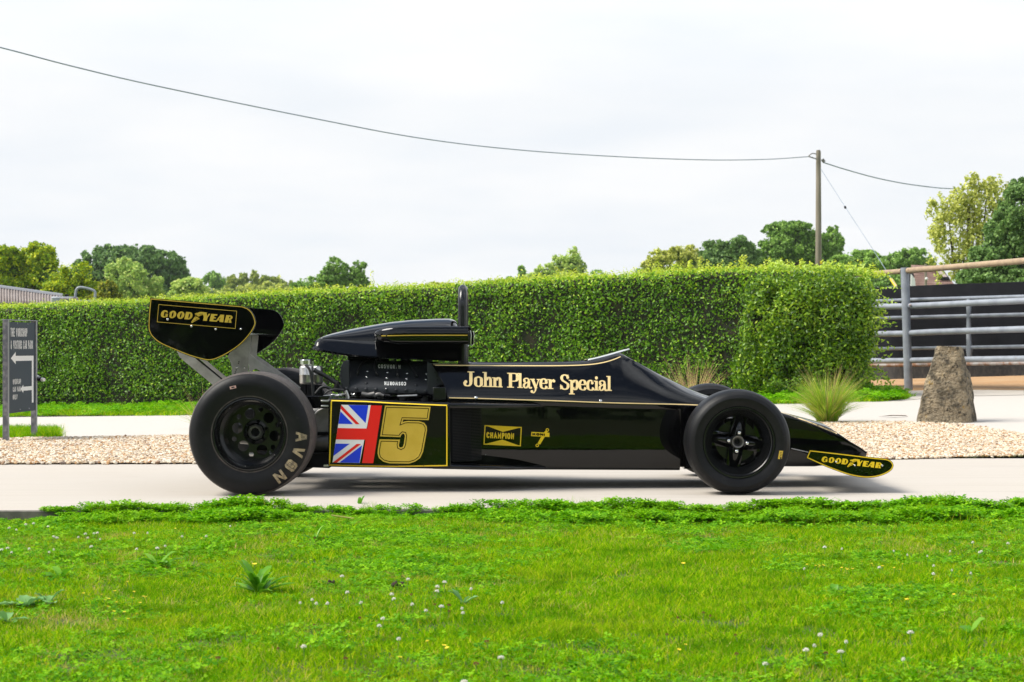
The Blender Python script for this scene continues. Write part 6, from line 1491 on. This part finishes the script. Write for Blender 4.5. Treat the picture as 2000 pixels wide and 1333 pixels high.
# clover flowers, buttercups, spent heads
def head_mesh(m_, r_, nm):
    Vs, Fs, b = [], [], 0
    mb = MB()
    for i in range(46):
        z = 1-2*(i+.5)/46; a = i*2.4; s_ = math.sqrt(1-z*z); d = Vector((s_*math.cos(a), s_*math.sin(a), z*.85+.15)); 
        if z < -.55: continue
        u = d.orthogonal().normalized(); v = d.cross(u)
        c = d*r_*.35; tip = d*r_*random.uniform(.85, 1.15)
        mb.add([c, c.lerp(tip, .6)+u*r_*.16, tip, c.lerp(tip, .6)-u*r_*.16], [(0,1,2,3)])
        mb.add([c, c.lerp(tip, .6)+v*r_*.16, tip, c.lerp(tip, .6)-v*r_*.16], [(0,1,2,3)])
    o = mb.build(nm, m_, None, smooth=0, recalc=False); return o
def proto_flower(nm, mats, r_, hgt, label, cat, group):
    o = bpy.data.objects.new(nm, None); COL.objects.link(o); o['label'] = label; o['category'] = cat; o['group'] = group
    h_ = head_mesh(M[mats], r_*.68, 'flower_head'); h_.parent = o; h_.location = (0, 0, hgt)
    s_ = MB().tube([(0, 0, -.01), (.002, .001, hgt*.6), (0, 0, hgt)], .0011, 5).build('stem', M['stem'], None); s_.parent = o
    return o
def place(proto, pts, first=[True]):
    used = False
    for (px, py, sc) in pts:
        if not used: o = proto; used = True
        else:
            o = proto.copy(); COL.objects.link(o)
            for ch in [c for c in COL.objects if c.parent == proto]:
                c2 = ch.copy(); c2.parent = o; COL.objects.link(c2)
        hg = hgts[proto.name.split('.')[0]]
        v_ = LG(px, py+hg*F/(0.87*F/(py-HY))*1.0); o.location = v_; o.scale = (sc, sc, 1); o.rotation_euler = (random.gauss(0, .12), random.gauss(0, .12), random.uniform(0, 6.28))
hgts = {'clover_flower': .045, 'spent_clover': .035, 'buttercup': .035}
wc = proto_flower('clover_flower', 'petal', .0105, .045, 'small white clover flower head standing in the lawn', 'flower', 'white clover flowers in the lawn')
cl = [(16,1028,1),(51,1022,1),(66,1020,1),(33,1031,.8),(98,1026,.9),(101,1045,1.1),(113,1047,1.1),(167,1041,1.1),(168,1048,.8),(180,1040,.8),(191,1039,1.1),(196,1051,.6),(153,1047,.8),(262,1041,1),(287,1041,.7),(2,1070,1.2),(12,1067,1.2),(182,1064,1.2),(307,1069,1.3),(265,1070,.9),(92,1074,.8),(107,1070,.7),(321,1064,.8),(359,1048,.8),(398,1048,.9),(451,1032,.6),(21,1075,.8),(59,1068,.8),
      (667,1126,1.2),(683,1155,1.1),(641,1175,.9),(614,1168,.8),(615,1175,.8),(595,1257,1.2),(710,1174,.9),(765,1160,1.1),(777,1168,1.1),(796,1134,1.1),(850,1147,1.1),(848,1155,1.2),(868,1140,1.2),(809,1178,.9),(859,1184,1.3),(838,1190,.9),(747,1204,1.1),(738,1218,1.1),(774,1242,1.0),(903,1196,.8),(920,1153,.8),(981,1179,.9),(977,1280,1.5),(908,1326,1.5),(585,1174,.7),(899,1188,.7),
      (1611,1067,1.3),(1644,1280,1.4),(1580,1275,1.3),(1606,1247,1.1),(1586,1266,.8),(1498,1299,1.2),(1779,1246,1.5),(1821,1120,1.0),(1720,1110,1.0),(1749,1073,.6),(1643,1070,.5),(1775,1081,.5),(1813,1083,.5),(1854,1073,.6),(1857,1113,.5),(1895,1119,.6),(1898,1056,.8),(1968,1059,1.1),(1909,1075,.8),(1923,1072,.8),(1823,1104,.7),(1574,1116,.6),(1653,1262,.8),(1767,1296,.8),(1255,998,.5),(1168,997,.5)]
place(wc, cl)
sc_ = proto_flower('spent_clover', 'petalbrown', .009, .035, 'brown spent clover head in the lawn', 'flower head', 'brown spent clover heads in the lawn')
place(sc_, [(424,1280,1.3),(676,1279,1.2),(929,1289,1.5),(952,1248,1.3),(806,1160,.9),(875,1181,1.1),(849,1180,.8),(874,1191,.8),(699,1200,.9),(616,1055,.8),(631,1057,.8),(607,1059,.7),(1432,1000,.6),(1373,1204,.9),(1383,1209,.7),(1611,1281,1.2),(1442,1245,.9),(1303,1242,.9),(1439,1278,1),(1324,1212,.7),(1900,1312,.8),(1965,1092,.8),(620,1214,.8),(547,1260,.8)])
def bc_proto():
    o = bpy.data.objects.new('buttercup', None); COL.objects.link(o); o['label'] = 'tiny yellow flower among the grass'; o['category'] = 'flower'; o['group'] = 'tiny yellow flowers in the lawn'
    mb = MB()
    for k in range(5):
        a = k*1.2566; d = Vector((math.cos(a), math.sin(a), .5)).normalized(); s_ = Vector((-math.sin(a), math.cos(a), 0))
        mb.add([Vector((0,0,0)), d*.0045+s_*.0026, d*.0062, d*.0045-s_*.0026], [(0,1,2,3)])
    h_ = mb.build('petals', M['buttercup'], None, smooth=0, recalc=False); h_.parent = o; h_.location = (0, 0, .035)
    s_ = MB().tube([(0,0,-.01), (0,0,.035)], .0009, 4).build('stem', M['stem'], None); s_.parent = o; return o
bcp = bc_proto()
bp_ = [(random.uniform(150, 330), random.gauss(1170, 18), 1) for _ in range(22)]+[(random.uniform(1560, 1790), random.gauss(1106, 5), 1.0) for _ in range(18)]+[(498,1100,1.8),(497,1101,1.5),(1334,1106,1.6),(760,1275,1.2),(778,1277,1.3),(866,1255,1.4),(880,1257,1.2),(840,1246,1.1),(1770,1177,1.1),(1775,1178,.9),(1905,1166,1.2),(1864,1165,1.1),(1323,1269,1.2),(1305,1276,1.3),(1340,1261,1),(395,1052,.9),(470,1034,.9),(345,1033,.8)]
place(bcp, bp_)
# loose soil and dead grass
def clod(px, py, sx, sz, m_, label, nm):
    b = LG(px, py); mb = MB()
    o = root(nm, tuple(b), label, 'soil clod' if m_ == 'mud' else 'dead grass')
    for k in range(7):
        mb.sphere((b.x+random.uniform(-1, 1)*sx*.7, b.y+random.uniform(-.3, .3)*sx, b.z+sz*random.uniform(.3, .75)), (sx*random.uniform(.25, .45), sx*.3, sz*random.uniform(.3, .55)), 9, 6)
    pp = np.array(mb.v); pp += (field(51, 160)(pp)*.0016)[:, None]; mb.v = [tuple(q) for q in pp]
    mb.build('lump', M[m_], o, smooth=0); return o
clod(650, 1146, .022, .028, 'mud', 'small dark soil clod in the lawn right of the dock rosette', 'soil_clod')
clod(778, 1152, .026, .026, 'mud', 'dark soil clod below the flag panel among clover flowers', 'soil_clod')
clod(182, 1103, .030, .014, 'thatch', 'flat patch of brown dead grass in the left part of the lawn', 'dead_grass')
b = G(1743, 817); o = MB().add([(b.x-.14, b.y, b.z+.012), (b.x-.02, b.y-.025, b.z+.03), (b.x+.12, b.y-.01, b.z+.028), (b.x+.15, b.y, b.z+.015), (b.x+.02, b.y+.03, b.z+.02)], [(0,1,2,3,4)]).build('fallen_leaf', M['rust'], None, smooth=0); tag(o, 'brown curled fallen leaf on the road near the grass tussock', 'leaf')
a_ = LG(648, 1024); b_ = LG(692, 1030)
tag(MB().tube([tuple(a_+Vector((0,0,.03))), tuple(b_+Vector((0,0,.028)))], .004, 6).build('straw_stalk', odry, None), 'pale dry straw stalk lying in the grass below the flag panel', 'stalk')

# ------------------------------------------------------------------ air
hm = bpy.data.materials.new('thin_haze'); hm.use_nodes = True; t_ = hm.node_tree; t_.nodes.clear()
pv_ = N(t_, 'ShaderNodeVolumePrincipled'); pv_.inputs['Color'].default_value = (.92, .96, 1, 1); pv_.inputs['Density'].default_value = 0.00025; pv_.inputs['Anisotropy'].default_value = 0.3
mo = N(t_, 'ShaderNodeOutputMaterial'); L(t_, pv_.outputs[0], mo.inputs['Volume'])
tag(MB().box(-950, 950, -305, 1450, -1.2, 17).build('haze', hm, None, smooth=0), kind='stuff')

# far hedgerow trees beyond both sides of the picture
lf = []
for k in range(30):
    x_ = random.choice((random.uniform(-150, -48), random.uniform(52, 150))); y_ = random.uniform(120, 190); hh = random.uniform(2.2, 4.2); lf.append(((x_, y_, hh*.9), (random.uniform(4, 9), 4, hh)))
blob_leaves('far_treeline', lf, 40000, .6, TM['mid'], None, base=.4, shell=.8, nspread=1.2)
mb = MB()
for l in lf: mb.sphere(l[0], tuple(q*.5 for q in l[1]), 10, 7)
tag(mb.build('far_treeline_boughs', core2['dark'], None, smooth=0), kind='stuff')
